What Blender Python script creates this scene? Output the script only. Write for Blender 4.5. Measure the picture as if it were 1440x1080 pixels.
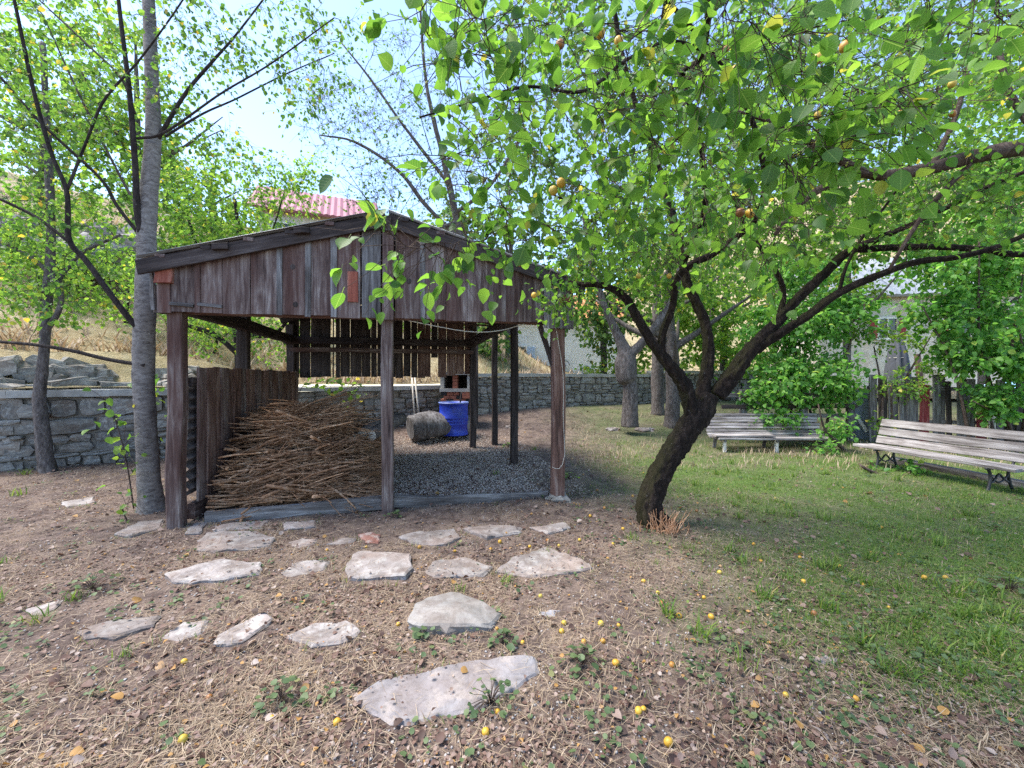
import bpy, math, random
import numpy as np
from mathutils import Matrix, Vector
R = math.radians
rng = np.random.default_rng(7)
random.seed(7)
sc = bpy.context.scene
col = sc.collection
for o in list(bpy.data.objects): bpy.data.objects.remove(o)

# ------------------------------------------------------------------ camera
F = 580.0                                   # focal length in photo pixels (1440 wide)
CAMZ = 1.5
cam = bpy.data.cameras.new('camera')
cam.sensor_width = 36.0; cam.lens = 36.0*F/1440.0
cam.shift_y = -10.0/1440.0
cam.clip_start = 0.05; cam.clip_end = 600
co = bpy.data.objects.new('camera', cam); col.objects.link(co)
co.location = (0, 0, CAMZ); co.rotation_euler = (R(90), 0, 0)
sc.camera = co

# ------------------------------------------------------------------ light
SUN_EL, SUN_AZ = 62.0, -88.0               # azimuth from +Y (view direction), clockwise; negative = left
w = bpy.data.worlds.new('World'); sc.world = w; w.use_nodes = True
nt = w.node_tree; nt.nodes.clear()
sky = nt.nodes.new('ShaderNodeTexSky'); sky.sky_type = 'NISHITA'; sky.sun_disc = False
sky.sun_elevation = R(SUN_EL); sky.sun_rotation = R(SUN_AZ)
sky.air_density = 1.0; sky.dust_density = 1.1; sky.ozone_density = 1.0; sky.altitude = 900
bg = nt.nodes.new('ShaderNodeBackground'); bg.inputs[1].default_value = 0.15
ow = nt.nodes.new('ShaderNodeOutputWorld')
nt.links.new(sky.outputs[0], bg.inputs[0]); nt.links.new(bg.outputs[0], ow.inputs[0])
sl = bpy.data.lights.new('sun', 'SUN'); sl.energy = 2.6; sl.angle = R(28.0); sl.color = (1.0, 0.95, 0.87)
so = bpy.data.objects.new('sun', sl); col.objects.link(so)
sdir = Vector((math.sin(R(SUN_AZ))*math.cos(R(SUN_EL)), math.cos(R(SUN_AZ))*math.cos(R(SUN_EL)), math.sin(R(SUN_EL))))
so.rotation_euler = (-sdir).to_track_quat('-Z', 'Y').to_euler()
so.location = sdir*40
vs = sc.view_settings
vs.view_transform = 'Standard'; vs.look = 'None'; vs.exposure = 1.8; vs.gamma = 1.0; vs.use_curve_mapping = False
sc.cycles.use_denoising = False; sc.cycles.max_bounces = 8; sc.cycles.diffuse_bounces = 4; sc.cycles.transmission_bounces = 6
sc.cycles.caustics_reflective = False; sc.cycles.caustics_refractive = False

# ------------------------------------------------------------------ helpers
def P(px, py, d):
    return np.array(((px-720.0)*d/F, d, CAMZ-(py-530.0)*d/F))
def G(px, py, z=0.0):
    d = (CAMZ-z)*F/(py-530.0)
    return np.array(((px-720.0)*d/F, d, z))
def V3(a): return Vector((float(a[0]), float(a[1]), float(a[2])))
def nrm(v):
    v = np.asarray(v, float); return v/np.maximum(np.linalg.norm(v, axis=-1, keepdims=True), 1e-9)
def sstep(a, b, x):
    t = np.clip((np.asarray(x, float)-a)/(b-a), 0, 1); return t*t*(3-2*t)
def vnoise(x, y, s=1.0, seed=0):
    x = np.asarray(x, float)*s+seed*7.13; y = np.asarray(y, float)*s+seed*3.71
    return (np.sin(1.3*x+1.7*np.sin(.9*y+.3))+np.sin(1.9*y+1.3*np.sin(1.1*x+2.))+.6*np.sin(3.1*x+2.3*y+.5)+.6*np.sin(2.7*y-3.7*x+1.1))/3.2

W = {}
def link(name, me, M=None, parent=None):
    o = bpy.data.objects.new(name, me); col.objects.link(o)
    M = M if M is not None else Matrix.Identity(4)
    W[o.name] = M
    if parent is not None:
        o.parent = parent; o.matrix_basis = W[parent.name].inverted() @ M
    else: o.matrix_basis = M
    return o
def tag(o, label=None, cat=None, group=None, kind=None):
    if label: o['label'] = label
    if cat: o['category'] = cat
    if group: o['group'] = group
    if kind: o['kind'] = kind
    return o
def thing(name, label, cat, loc, group=None):
    o = link(name, None, Matrix.Translation(V3(loc))); o.empty_display_size = .1
    return tag(o, label, cat, group)
def mesh(name, verts, faces, mat, smooth=False, rnd=None):
    """faces: array (N,3|4) or list of tuples / arrays"""
    verts = np.asarray(verts, float)
    me = bpy.data.meshes.new(name)
    if isinstance(faces, np.ndarray):
        n, k = faces.shape
        me.vertices.add(len(verts)); me.vertices.foreach_set('co', verts.astype(np.float32).ravel())
        me.loops.add(n*k); me.loops.foreach_set('vertex_index', faces.astype(np.int32).ravel())
        me.polygons.add(n)
        me.polygons.foreach_set('loop_start', np.arange(0, n*k, k, dtype=np.int32))
        me.polygons.foreach_set('loop_total', np.full(n, k, dtype=np.int32))
        me.update(calc_edges=True)
    else:
        me.from_pydata([tuple(v) for v in verts], [], [tuple(int(i) for i in f) for f in faces]); me.update()
    if rnd is not None:
        a = me.attributes.new('rnd', 'FLOAT', 'POINT'); a.data.foreach_set('value', np.asarray(rnd, np.float32))
    me.materials.append(mat)
    if smooth: me.polygons.foreach_set('use_smooth', np.ones(len(me.polygons), bool))
    return me
def obj(name, verts, faces, mat, parent=None, smooth=False, rnd=None, M=None):
    return link(name, mesh(name, verts, faces, mat, smooth, rnd), M, parent)
class MB:
    """collects pieces of ONE part"""
    def __init__(s): s.v = []; s.f = []; s.n = 0
    def add(s, v, f):
        v = np.asarray(v, float); s.v.append(v)
        s.f += [tuple(int(i)+s.n for i in q) for q in f]; s.n += len(v); return s
    def box(s, c, size, rot=None):
        h = np.array(size)/2.
        v = np.array([(x, y, z) for x in (-1, 1) for y in (-1, 1) for z in (-1, 1)])*h
        if rot is not None: v = v @ np.array(rot.to_3x3() if hasattr(rot, 'to_3x3') else rot).T
        return s.add(v+np.array(c), [(0, 1, 3, 2), (4, 6, 7, 5), (0, 4, 5, 1), (2, 3, 7, 6), (0, 2, 6, 4), (1, 5, 7, 3)])
    def build(s, name, mat, parent=None, smooth=False):
        return obj(name, np.vstack(s.v), s.f, mat, parent, smooth)

def frame(p0, p1, side):
    z = nrm(np.array(p1, float)-np.array(p0, float)); x = np.array(side, float); x = nrm(x-z*np.dot(x, z)); y = np.cross(z, x)
    M = Matrix.Identity(4)
    for i in range(3):
        M[i][0] = x[i]; M[i][1] = y[i]; M[i][2] = z[i]; M[i][3] = float(p0[i])
    return M
def beam(name, p0, p1, wx, ty, side, mat, parent, segs=2, jit=.004, ch=.12, taper=1.0, top=None, label=None):
    """squared timber from p0 to p1, local Z along it, width wx along side"""
    p0 = np.array(p0, float); p1 = np.array(p1, float)
    L = np.linalg.norm(p1-p0); c = min(wx, ty)*ch
    hx, hy = wx/2, ty/2
    ring = np.array([(-hx+c, -hy), (hx-c, -hy), (hx, -hy+c), (hx, hy-c), (hx-c, hy), (-hx+c, hy), (-hx, hy-c), (-hx, -hy+c)])
    vv = []
    for i in range(segs+1):
        t = i/segs; s = 1+(taper-1)*t
        off = rng.normal(0, jit, 2) if 0 < i < segs else rng.normal(0, jit*.5, 2)
        rr = ring*s+off+rng.normal(0, jit*.35, (8, 2))
        z = np.full(8, L*t)
        if i == segs and top is not None: z = L+rr[:, 0]*top      # sawn at a slant
        if i in (0, segs): z = z+rng.normal(0, jit*.8, 8)
        vv.append(np.c_[rr, z])
    vv = np.vstack(vv); ff = []
    for i in range(segs):
        for k in range(8):
            a, b = i*8+k, i*8+(k+1) % 8
            ff.append((a, b, b+8, a+8))
    ff.append(tuple(range(7, -1, -1))); ff.append(tuple(range(segs*8, segs*8+8)))
    o = obj(name, vv, ff, mat, parent, False, None, frame(p0, p1, side))
    if label: o['label'] = label
    return o

def tubes(Pa, Ra, k):
    """Pa (N,n,3), Ra (N,n) -> verts, quad faces"""
    Pa = np.asarray(Pa, float); Ra = np.asarray(Ra, float)
    N, n, _ = Pa.shape
    T = nrm(np.gradient(Pa, axis=1))
    mt = nrm(Pa[:, -1]-Pa[:, 0]+1e-6)
    ref = np.eye(3)[np.argmin(np.abs(mt), axis=1)]
    S = nrm(np.cross(T, ref[:, None, :])); B = np.cross(T, S)
    a = np.arange(k)*2*np.pi/k
    v = Pa[:, :, None, :]+Ra[:, :, None, None]*(np.cos(a)[None, None, :, None]*S[:, :, None, :]+np.sin(a)[None, None, :, None]*B[:, :, None, :])
    idx = np.arange(N*n*k).reshape(N, n, k)
    q = np.stack([idx[:, :-1, :], np.roll(idx[:, :-1, :], -1, 2), np.roll(idx[:, 1:, :], -1, 2), idx[:, 1:, :]], -1)
    return v.reshape(-1, 3), q.reshape(-1, 4)
def catmull(pts, step):
    pts = np.asarray(pts, float)
    q = np.vstack([2*pts[0]-pts[1], pts, 2*pts[-1]-pts[-2]]); out = []
    for i in range(1, len(q)-2):
        n = max(2, int(np.linalg.norm(q[i+1][:3]-q[i][:3])/step))
        for t in np.linspace(0, 1, n, endpoint=False):
            a, b, c, d = q[i-1:i+3]
            out.append(.5*((2*b)+(-a+c)*t+(2*a-5*b+4*c-d)*t*t+(-a+3*b-3*c+d)*t**3))
    out.append(pts[-1]); return np.array(out)
def rod(name, pts, r, mat, parent=None, k=6, step=.08, smooth=True):
    pts = np.asarray(pts, float); c = catmull(pts, step)
    rr = np.full(len(c), r) if np.isscalar(r) else np.interp(np.linspace(0, 1, len(c)), np.linspace(0, 1, len(r)), r)
    v, f = tubes(c[None], rr[None], k)
    f = [tuple(x) for x in f]; n = len(c)
    f.append(tuple(range(k-1, -1, -1))); f.append(tuple(range((n-1)*k, n*k)))
    return obj(name, v, f, mat, parent, smooth)

# ------------------------------------------------------------------ materials
def nodes(name):
    m = bpy.data.materials.new(name); m.use_nodes = True
    t = m.node_tree; b = t.nodes['Principled BSDF']
    return m, t, b
def N(t, typ, **kw):
    n = t.nodes.new(typ)
    for k, v in kw.items():
        if k in ('inputs',):
            for i, x in v.items(): n.inputs[i].default_value = x
        else: setattr(n, k, v)
    return n
def ramp(t, src, stops):
    r = N(t, 'ShaderNodeValToRGB'); e = r.color_ramp.elements
    while len(e) < len(stops): e.new(.5)
    for i, (p, c) in enumerate(stops):
        e[i].position = p; e[i].color = (c[0], c[1], c[2], 1)
    t.links.new(src, r.inputs[0]); return r.outputs[0]
def math_(t, op, a, b=None):
    n = N(t, 'ShaderNodeMath', operation=op)
    for i, x in enumerate((a, b)):
        if x is None: continue
        if isinstance(x, (int, float)): n.inputs[i].default_value = x
        else: t.links.new(x, n.inputs[i])
    return n.outputs[0]
def mixc(t, fac, a, b, mode='MIX'):
    n = N(t, 'ShaderNodeMix', data_type='RGBA', blend_type=mode)
    for i, x in ((0, fac), (6, a), (7, b)):
        if isinstance(x, (int, float)): n.inputs[i].default_value = x
        elif isinstance(x, tuple): n.inputs[i].default_value = (x[0], x[1], x[2], 1)
        else: t.links.new(x, n.inputs[i])
    return n.outputs[2]
def coord(t, scale=(1, 1, 1), rand=True):
    tc = N(t, 'ShaderNodeTexCoord'); mp = N(t, 'ShaderNodeMapping')
    mp.inputs['Scale'].default_value = scale
    t.links.new(tc.outputs['Object'], mp.inputs['Vector'])
    oi = N(t, 'ShaderNodeObjectInfo')
    if rand:
        x = math_(t, 'MULTIPLY', oi.outputs['Random'], 37.0)
        cb = N(t, 'ShaderNodeCombineXYZ')
        for i in range(3): t.links.new(x, cb.inputs[i])
        t.links.new(cb.outputs[0], mp.inputs['Location'])
    return mp.outputs[0], oi.outputs['Random']
def noise(t, vec, scale, detail=6, rough=.6, dist=0.):
    n = N(t, 'ShaderNodeTexNoise'); n.inputs['Scale'].default_value = scale; n.inputs['Detail'].default_value = detail
    n.inputs['Roughness'].default_value = rough; n.inputs['Distortion'].default_value = dist
    t.links.new(vec, n.inputs['Vector']); return n.outputs[0]
def bump(t, b, h, strength, dist):
    n = N(t, 'ShaderNodeBump'); n.inputs['Strength'].default_value = strength; n.inputs['Distance'].default_value = dist
    t.links.new(h, n.inputs['Height']); t.links.new(n.outputs[0], b.inputs['Normal'])
def wood(name, cols, rough=.85, tint=None, hv=.35):
    """weathered timber: grain runs along local Z; every board gets its own shade"""
    m, t, b = nodes(name)
    v, r = coord(t, (1, 1, .07)); v2, _ = coord(t, (1, 1, .3))
    g = noise(t, v, 26, 8, .68, .6); g2 = noise(t, v2, 5, 5, .6, .4); fine = noise(t, v, 120, 4, .7)
    mixv = math_(t, 'ADD', math_(t, 'MULTIPLY', g, .62), math_(t, 'MULTIPLY', g2, .42))
    c = ramp(t, mixv, [(.37, cols[0]), (.48, cols[1]), (.56, cols[2]), (.66, cols[3])])
    if tint: 
        k = ramp(t, noise(t, v2, 2.3, 3, .5), [(.45, (0, 0, 0)), (.68, (1, 1, 1))])
        c = mixc(t, math_(t, 'MULTIPLY', k, .75), c, tint)
    sh = math_(t, 'ADD', 1-hv*.5, math_(t, 'MULTIPLY', r, hv))
    mm = N(t, 'ShaderNodeVectorMath', operation='SCALE'); t.links.new(c, mm.inputs[0]); t.links.new(sh, mm.inputs['Scale'])
    t.links.new(mm.outputs[0], b.inputs['Base Color'])
    b.inputs['Roughness'].default_value = rough; b.inputs['Specular IOR Level'].default_value = .25
    bump(t, b, math_(t, 'ADD', g, math_(t, 'MULTIPLY', fine, .4)), .7, .006)
    return m
M = {}
M['wood'] = wood('weathered_wood', [(.028, .018, .017), (.095, .062, .055), (.17, .13, .118), (.34, .30, .28)], tint=(.075, .030, .022))
M['wood_red'] = wood('brown_wood', [(.03, .017, .014), (.105, .055, .042), (.17, .105, .085), (.29, .22, .19)])
M['wood_grey'] = wood('grey_wood', [(.03, .025, .024), (.095, .084, .08), (.17, .158, .156), (.31, .30, .30)])
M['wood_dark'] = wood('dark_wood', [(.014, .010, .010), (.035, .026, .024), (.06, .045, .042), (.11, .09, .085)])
M['wood_bench'] = wood('silvered_wood', [(.05, .043, .04), (.155, .135, .127), (.26, .235, .225), (.40, .375, .365)])
M['wood_pale'] = wood('pale_wood', [(.30, .25, .2), (.52, .46, .39), (.64, .58, .5), (.75, .70, .63)])
M['redpaint'] = wood('faded_red_paint', [(.09, .014, .016), (.19, .025, .03), (.26, .05, .05), (.32, .13, .12)])
M['redplate'] = wood('rusty_red_board', [(.12, .035, .022), (.21, .06, .04), (.27, .09, .06), (.33, .16, .12)])
M['stick'] = wood('dry_stick', [(.085, .04, .02), (.26, .13, .066), (.40, .235, .14), (.54, .38, .26)], hv=.9)

def plain(name, c, rough=.7, var=.25, scale=8, bumps=.2, metal=0., dist=.004, c2=None):
    m, t, b = nodes(name)
    v, r = coord(t, (1, 1, 1))
    n = noise(t, v, scale, 8, .65)
    a = tuple(x*(1-var) for x in c); d = c2 if c2 else tuple(min(1, x*(1+var)) for x in c)
    cc = ramp(t, n, [(.32, a), (.68, d)])
    t.links.new(cc, b.inputs['Base Color']); b.inputs['Roughness'].default_value = rough; b.inputs['Metallic'].default_value = metal
    if bumps: bump(t, b, noise(t, v, scale*6, 6, .7), bumps, dist)
    return m
M['iron'] = plain('black_iron', (.02, .02, .022), .55, .3)
M['tin'] = plain('grey_tin_roofing', (.30, .31, .32), .5, .3, 5, .15, .4)
M['rust'] = plain('rusted_tin', (.075, .06, .058), .7, .5, 9, .3, .2)
M['pinkroof'] = plain('faded_red_metal_roof', (.30, .11, .14), .7, .15, 2, 0)
M['white'] = plain('white_render', (.78, .77, .74), .9, .06, 3, .2)
M['blueshutter'] = plain('pale_blue_shutter', (.45, .55, .68), .7, .1)
M['tile'] = plain('orange_clay_tile', (.55, .24, .09), .85, .3, 12)
M['slate'] = plain('grey_slate', (.30, .31, .33), .7, .2, 9)
M['cable'] = plain('pale_cable', (.45, .42, .36), .6, .1, 8, 0)
M['parasol'] = plain('dark_grey_canvas', (.075, .08, .095), .9, .2, 20, .3)
M['panelblue'] = plain('blue_grey_panel', (.22, .25, .28), .7, .15, 6)
M['tarp'] = plain('light_blue_sheet', (.25, .45, .65), .4, .2, 6)
M['mortar'] = plain('mortar', (.20, .185, .165), .95, .35, 12, .5)
M['concrete'] = plain('pale_concrete', (.36, .34, .31), .92, .25, 5, .4)
M['brick'] = plain('red_brick', (.30, .10, .06), .9, .3, 14, .5)
M['darkbrick'] = plain('near_black_brick', (.03, .026, .026), .95, .4, 14, .5)  # near-black brick tone for the base, back panel and some bricks
M['blue'] = None
m, t, b = nodes('blue_drum_paint')
v, r = coord(t); n1 = noise(t, v, 3.2, 6, .6); n2 = noise(t, v, 18, 6, .7)
c = ramp(t, n1, [(.35, (.008, .025, .30)), (.62, (.02, .06, .52))])
c = mixc(t, ramp(t, n2, [(.62, (0, 0, 0)), (.72, (1, 1, 1))]), c, (.06, .035, .03))
t.links.new(c, b.inputs['Base Color']); b.inputs['Roughness'].default_value = .42
M['blue'] = m

def stonemat(name, stops, scale=4.0, lich=(.5, .5, .46), lf=.35, b_=.8, dirt=0.):
    m, t, b = nodes(name)
    v, r = coord(t); n1 = noise(t, v, scale, 9, .68, .5); n2 = noise(t, v, scale*7, 6, .7); n3 = noise(t, v, scale*2.1, 4, .6)
    c = ramp(t, n1, stops)
    c = mixc(t, math_(t, 'MULTIPLY', ramp(t, noise(t, v, scale*.45, 3, .5), [(.46, (0, 0, 0)), (.62, (1, 1, 1))]), .35), c, tuple(x*y for x, y in zip(stops[1][1], (1.25, .95, .75))))
    c = mixc(t, math_(t, 'MULTIPLY', ramp(t, n3, [(.52, (0, 0, 0)), (.62, (1, 1, 1))]), lf), c, lich)
    sh = math_(t, 'ADD', .75, math_(t, 'MULTIPLY', r, .5))
    mm = N(t, 'ShaderNodeVectorMath', operation='SCALE'); t.links.new(c, mm.inputs[0]); t.links.new(sh, mm.inputs['Scale'])
    c = mixc(t, ramp(t, n2, [(.30, (.55, .55, .55)), (.44, (0, 0, 0))]), mm.outputs[0], (.10, .088, .078))
    if dirt:
        n5 = noise(t, v, 7., 7, .7, .6); c = mixc(t, math_(t, 'MULTIPLY', ramp(t, n5, [(.48, (0, 0, 0)), (.62, (1, 1, 1))]), dirt), c, (.12, .09, .075))
    t.links.new(c, b.inputs['Base Color']); b.inputs['Roughness'].default_value = .9; b.inputs['Specular IOR Level'].default_value = .3
    bump(t, b, math_(t, 'ADD', n1, math_(t, 'MULTIPLY', n2, .5)), b_, .012)
    return m
M['stone'] = stonemat('wall_stone', [(.3, (.10, .095, .088)), (.5, (.20, .19, .175)), (.7, (.32, .30, .27))], 3.0)
M['flag'] = stonemat('flagstone', [(.3, (.13, .11, .10)), (.5, (.23, .20, .187)), (.7, (.34, .305, .29))], 5.0, (.42, .40, .375), .4, dirt=.6)
M['flagblue'] = stonemat('blue_grey_flagstone', [(.3, (.14, .132, .14)), (.5, (.24, .228, .238)), (.7, (.34, .328, .34))], 5.0, (.45, .38, .33), .4, dirt=.4)
M['rock'] = stonemat('grey_rock', [(.3, (.13, .122, .115)), (.5, (.22, .21, .2)), (.7, (.32, .305, .295))], 4.0, (.34, .31, .28), .4, dirt=.5)
M['flagred'] = stonemat('reddish_flagstone', [(.3, (.13, .06, .05)), (.5, (.22, .11, .09)), (.7, (.32, .2, .17))], 6.0)

def bark(name, cols, vs=(1, 1, .35), scale=22, moss=None, b_=1.0, horiz=False, dist=.02):
    m, t, b = nodes(name)
    v, r = coord(t, (.45, .45, 1) if horiz else vs, False)
    n1 = noise(t, v, scale, 8, .7, .8); v2, _ = coord(t, (1, 1, 1), False); n2 = noise(t, v2, 3.0, 5, .6); n3 = noise(t, v2, 45, 3, .6)
    c = ramp(t, n1, [(.34, cols[0]), (.52, cols[1]), (.7, cols[2])])
    if moss:
        ge = N(t, 'ShaderNodeNewGeometry'); sx = N(t, 'ShaderNodeSeparateXYZ'); t.links.new(ge.outputs['Normal'], sx.inputs[0])
        side = ramp(t, math_(t, 'ADD', math_(t, 'MULTIPLY', sx.outputs[0], -.55), n2), [(.72, (0, 0, 0)), (1.0, (1, 1, 1))])
        c = mixc(t, math_(t, 'MULTIPLY', side, .5), c, moss)
    c = mixc(t, ramp(t, n3, [(.66, (0, 0, 0)), (.74, (.8, .8, .8))]), c, cols[3])
    t.links.new(c, b.inputs['Base Color']); b.inputs['Roughness'].default_value = .92; b.inputs['Specular IOR Level'].default_value = .2
    bump(t, b, n1, b_, dist)
    return m
M['bark_apricot'] = bark('apricot_bark', [(.005, .0035, .003), (.020, .013, .0105), (.055, .039, .033), (.15, .14, .13)], moss=(.045, .042, .014), dist=.035)
M['bark_cherry'] = bark('cherry_bark', [(.08, .066, .06), (.20, .175, .162), (.29, .265, .25), (.46, .445, .435)], horiz=True, scale=30, b_=.5, dist=.006)
M['bark_grey'] = bark('grey_bark', [(.04, .033, .03), (.12, .10, .092), (.20, .18, .17), (.36, .35, .34)], b_=1.0)
M['bark_dark'] = bark('dark_twig_bark', [(.015, .011, .010), (.04, .03, .027), (.075, .06, .055), (.16, .15, .14)])
M['bark_brown'] = bark('brown_limb_bark', [(.03, .02, .016), (.09, .062, .05), (.17, .13, .11), (.3, .28, .27)])

def leafmat(name, stops, trans, gloss=.35, tfac=.5):
    """stops: colour over the leaf's own random number; trans multiplies the light let through"""
    m, t, b = nodes(name)
    at = N(t, 'ShaderNodeAttribute', attribute_name='rnd'); oi = N(t, 'ShaderNodeObjectInfo')
    k = math_(t, 'FRACT', math_(t, 'ADD', at.outputs['Fac'], oi.outputs['Random']))
    c = ramp(t, k, stops)
    tc = mixc(t, 1.0, c, trans, 'MULTIPLY')
    tr = N(t, 'ShaderNodeBsdfTranslucent'); t.links.new(tc, tr.inputs[0])
    t.links.new(c, b.inputs['Base Color']); b.inputs['Roughness'].default_value = gloss+.15; b.inputs['Specular IOR Level'].default_value = .4
    mx = N(t, 'ShaderNodeMixShader'); mx.inputs[0].default_value = tfac
    t.links.new(b.outputs[0], mx.inputs[1]); t.links.new(tr.outputs[0], mx.inputs[2])
    t.links.new(mx.outputs[0], t.nodes['Material Output'].inputs[0])
    return m
def veined(m):
    m = m.copy(); m.name = 'apricot_leaf_veined'; t = m.node_tree; b = t.nodes['Principled BSDF']; src = b.inputs['Base Color'].links[0].from_socket
    tc = N(t, 'ShaderNodeTexCoord'); sx = N(t, 'ShaderNodeSeparateXYZ'); t.links.new(tc.outputs['Object'], sx.inputs[0])
    ax = math_(t, 'ABSOLUTE', sx.outputs[0]); mid = math_(t, 'LESS_THAN', ax, .016)
    side = math_(t, 'LESS_THAN', math_(t, 'FRACT', math_(t, 'MULTIPLY', math_(t, 'SUBTRACT', sx.outputs[1], math_(t, 'MULTIPLY', ax, .75)), 6.5)), .10)
    k = math_(t, 'MAXIMUM', mid, math_(t, 'MULTIPLY', side, .55))
    nz = noise(t, tc.outputs['Object'], 4.0, 4, .6); c = mixc(t, math_(t, 'MULTIPLY', nz, .35), src, (.06, .13, .02)); c = mixc(t, math_(t, 'MULTIPLY', k, .45), c, (.30, .42, .12))
    t.links.new(c, b.inputs['Base Color'])
    for l in list(t.links):
        if l.from_socket == src and l.to_node.type == 'MIX' and l.to_node.blend_type == 'MULTIPLY': t.links.new(c, l.to_socket)
    bump(t, b, k, .4, .01)
    return m
GR = lambda a, b_, c, y: [(0, a), (.45, b_), (.965, c), (.985, y), (1, y)]
M['leaf_apricot'] = leafmat('apricot_leaf', GR((.04, .105, .022), (.09, .20, .032), (.165, .31, .046), (.34, .32, .06)), (1.95, 1.85, 1.2), .33, .57)
M['leaf_veined'] = veined(M['leaf_apricot'])
M['leaf_cherry'] = leafmat('cherry_leaf', GR((.05, .12, .025), (.08, .18, .035), (.15, .25, .045), (.40, .30, .05)), (2.0, 1.9, 1.2), .35, .55)
M['leaf_light'] = leafmat('light_leaf', GR((.08, .18, .035), (.14, .28, .045), (.25, .37, .06), (.48, .40, .07)), (1.9, 1.8, 1.2), .35, .55)
M['leaf_bush'] = leafmat('bush_leaf', GR((.07, .19, .045), (.12, .28, .055), (.20, .37, .075), (.30, .38, .08)), (1.8, 1.8, 1.3), .35, .58)
M['leaf_far'] = leafmat('far_leaf', GR((.05, .11, .03), (.08, .16, .04), (.13, .21, .05), (.26, .25, .06)), (1.7, 1.7, 1.2))
M['grass'] = leafmat('grass_blade', GR((.06, .12, .022), (.105, .19, .032), (.19, .26, .05), (.38, .31, .12)), (1.7, 1.65, 1.1), .4, .45)
M['straw'] = leafmat('straw', GR((.24, .17, .11), (.36, .27, .18), (.47, .37, .26), (.16, .11, .08)), (1.2, 1.1, .9), .5, .25)
M['weed'] = leafmat('dull_weed_leaf', GR((.06, .10, .045), (.09, .145, .06), (.14, .19, .08), (.24, .24, .1)), (1.5, 1.5, 1.1), .4, .4)
M['litter'] = leafmat('dead_leaf', [(0, (.055, .032, .025)), (.3, (.12, .066, .05)), (.6, (.20, .122, .095)), (.85, (.28, .20, .165)), (.94, (.40, .33, .29)), (.96, (.40, .22, .07)), (1, (.36, .2, .06))], (1.3, 1.1, .8), .5, .25)
M['pebble'] = stonemat('pebble', [(.3, (.22, .2, .195)), (.5, (.4, .37, .36)), (.7, (.6, .58, .57))], 30, b_=.2)
M['gravel'] = stonemat('dark_gravel', [(.3, (.25, .195, .16)), (.5, (.46, .38, .325)), (.7, (.66, .58, .51))], 30, b_=.2)
m, t, b = nodes('apricot_skin')
v, r = coord(t); c = ramp(t, r, [(0, (.20, .08, .025)), (.12, (.34, .14, .025)), (.25, (.48, .26, .025)), (.6, (.53, .32, .03)), (.9, (.44, .33, .05)), (1, (.30, .09, .02))])
n1 = noise(t, v, 40, 4, .6); c = mixc(t, ramp(t, n1, [(.62, (0, 0, 0)), (.7, (.7, .7, .7))]), c, (.30, .10, .02))
t.links.new(c, b.inputs['Base Color']); b.inputs['Roughness'].default_value = .5; b.inputs['Subsurface Weight'].default_value = .15
b.inputs['Subsurface Radius'].default_value = (.01, .006, .002)
M['fruit'] = m

# ground
def groundmat():
    m, t, b = nodes('garden_soil')
    tc = N(t, 'ShaderNodeTexCoord'); v = tc.outputs['Object']
    n1 = noise(t, v, .8, 6, .6, .4); n2 = noise(t, v, 9, 8, .7); n3 = noise(t, v, 70, 5, .75); n4 = noise(t, v, 2.4, 5, .6, .6)
    c = ramp(t, n2, [(.3, (.042, .030, .026)), (.5, (.105, .076, .065)), (.72, (.21, .158, .135))])
    c = mixc(t, math_(t, 'MULTIPLY', ramp(t, n4, [(.45, (0, 0, 0)), (.60, (1, 1, 1))]), .75), c, ramp(t, n3, [(.34, (.09, .062, .048)), (.5, (.19, .138, .108)), (.66, (.36, .28, .22))]))
    c = mixc(t, ramp(t, n3, [(.60, (0, 0, 0)), (.70, (.9, .9, .9))]), c, (.42, .36, .32))
    c = mixc(t, ramp(t, n3, [(.30, (.9, .9, .9)), (.40, (0, 0, 0))]), c, (.045, .034, .03))
    at = N(t, 'ShaderNodeAttribute', attribute_name='green')
    k = math_(t, 'MULTIPLY', at.outputs['Fac'], ramp(t, math_(t, 'ADD', math_(t, 'MULTIPLY', n1, .5), math_(t, 'MULTIPLY', n2, .5)), [(.34, (.3, .3, .3)), (.54, (1, 1, 1))]))
    c = mixc(t, math_(t, 'MULTIPLY', k, .9), c, (.08, .135, .03))
    t.links.new(c, b.inputs['Base Color']); b.inputs['Roughness'].default_value = .95; b.inputs['Specular IOR Level'].default_value = .15
    bump(t, b, math_(t, 'ADD', n2, math_(t, 'MULTIPLY', n3, .35)), .9, .03)
    return m
M['ground'] = groundmat()
def hillmat():
    m, t, b = nodes('dry_hillside')
    tc = N(t, 'ShaderNodeTexCoord'); v = tc.outputs['Object']
    n1 = noise(t, v, .35, 6, .65, .5); n2 = noise(t, v, 5, 8, .7); n3 = noise(t, v, 40, 4, .7)
    c = ramp(t, n2, [(.3, (.26, .19, .09)), (.5, (.42, .33, .18)), (.7, (.55, .46, .29))])
    c = mixc(t, ramp(t, n1, [(.5, (0, 0, 0)), (.66, (.7, .7, .7))]), c, (.10, .14, .04))
    c = mixc(t, ramp(t, n3, [(.62, (0, 0, 0)), (.75, (.6, .6, .6))]), c, (.12, .09, .05))
    t.links.new(c, b.inputs['Base Color']); b.inputs['Roughness'].default_value = .95
    bump(t, b, math_(t, 'ADD', n2, n3), .8, .08)
    return m
M['hill'] = hillmat()

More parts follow.
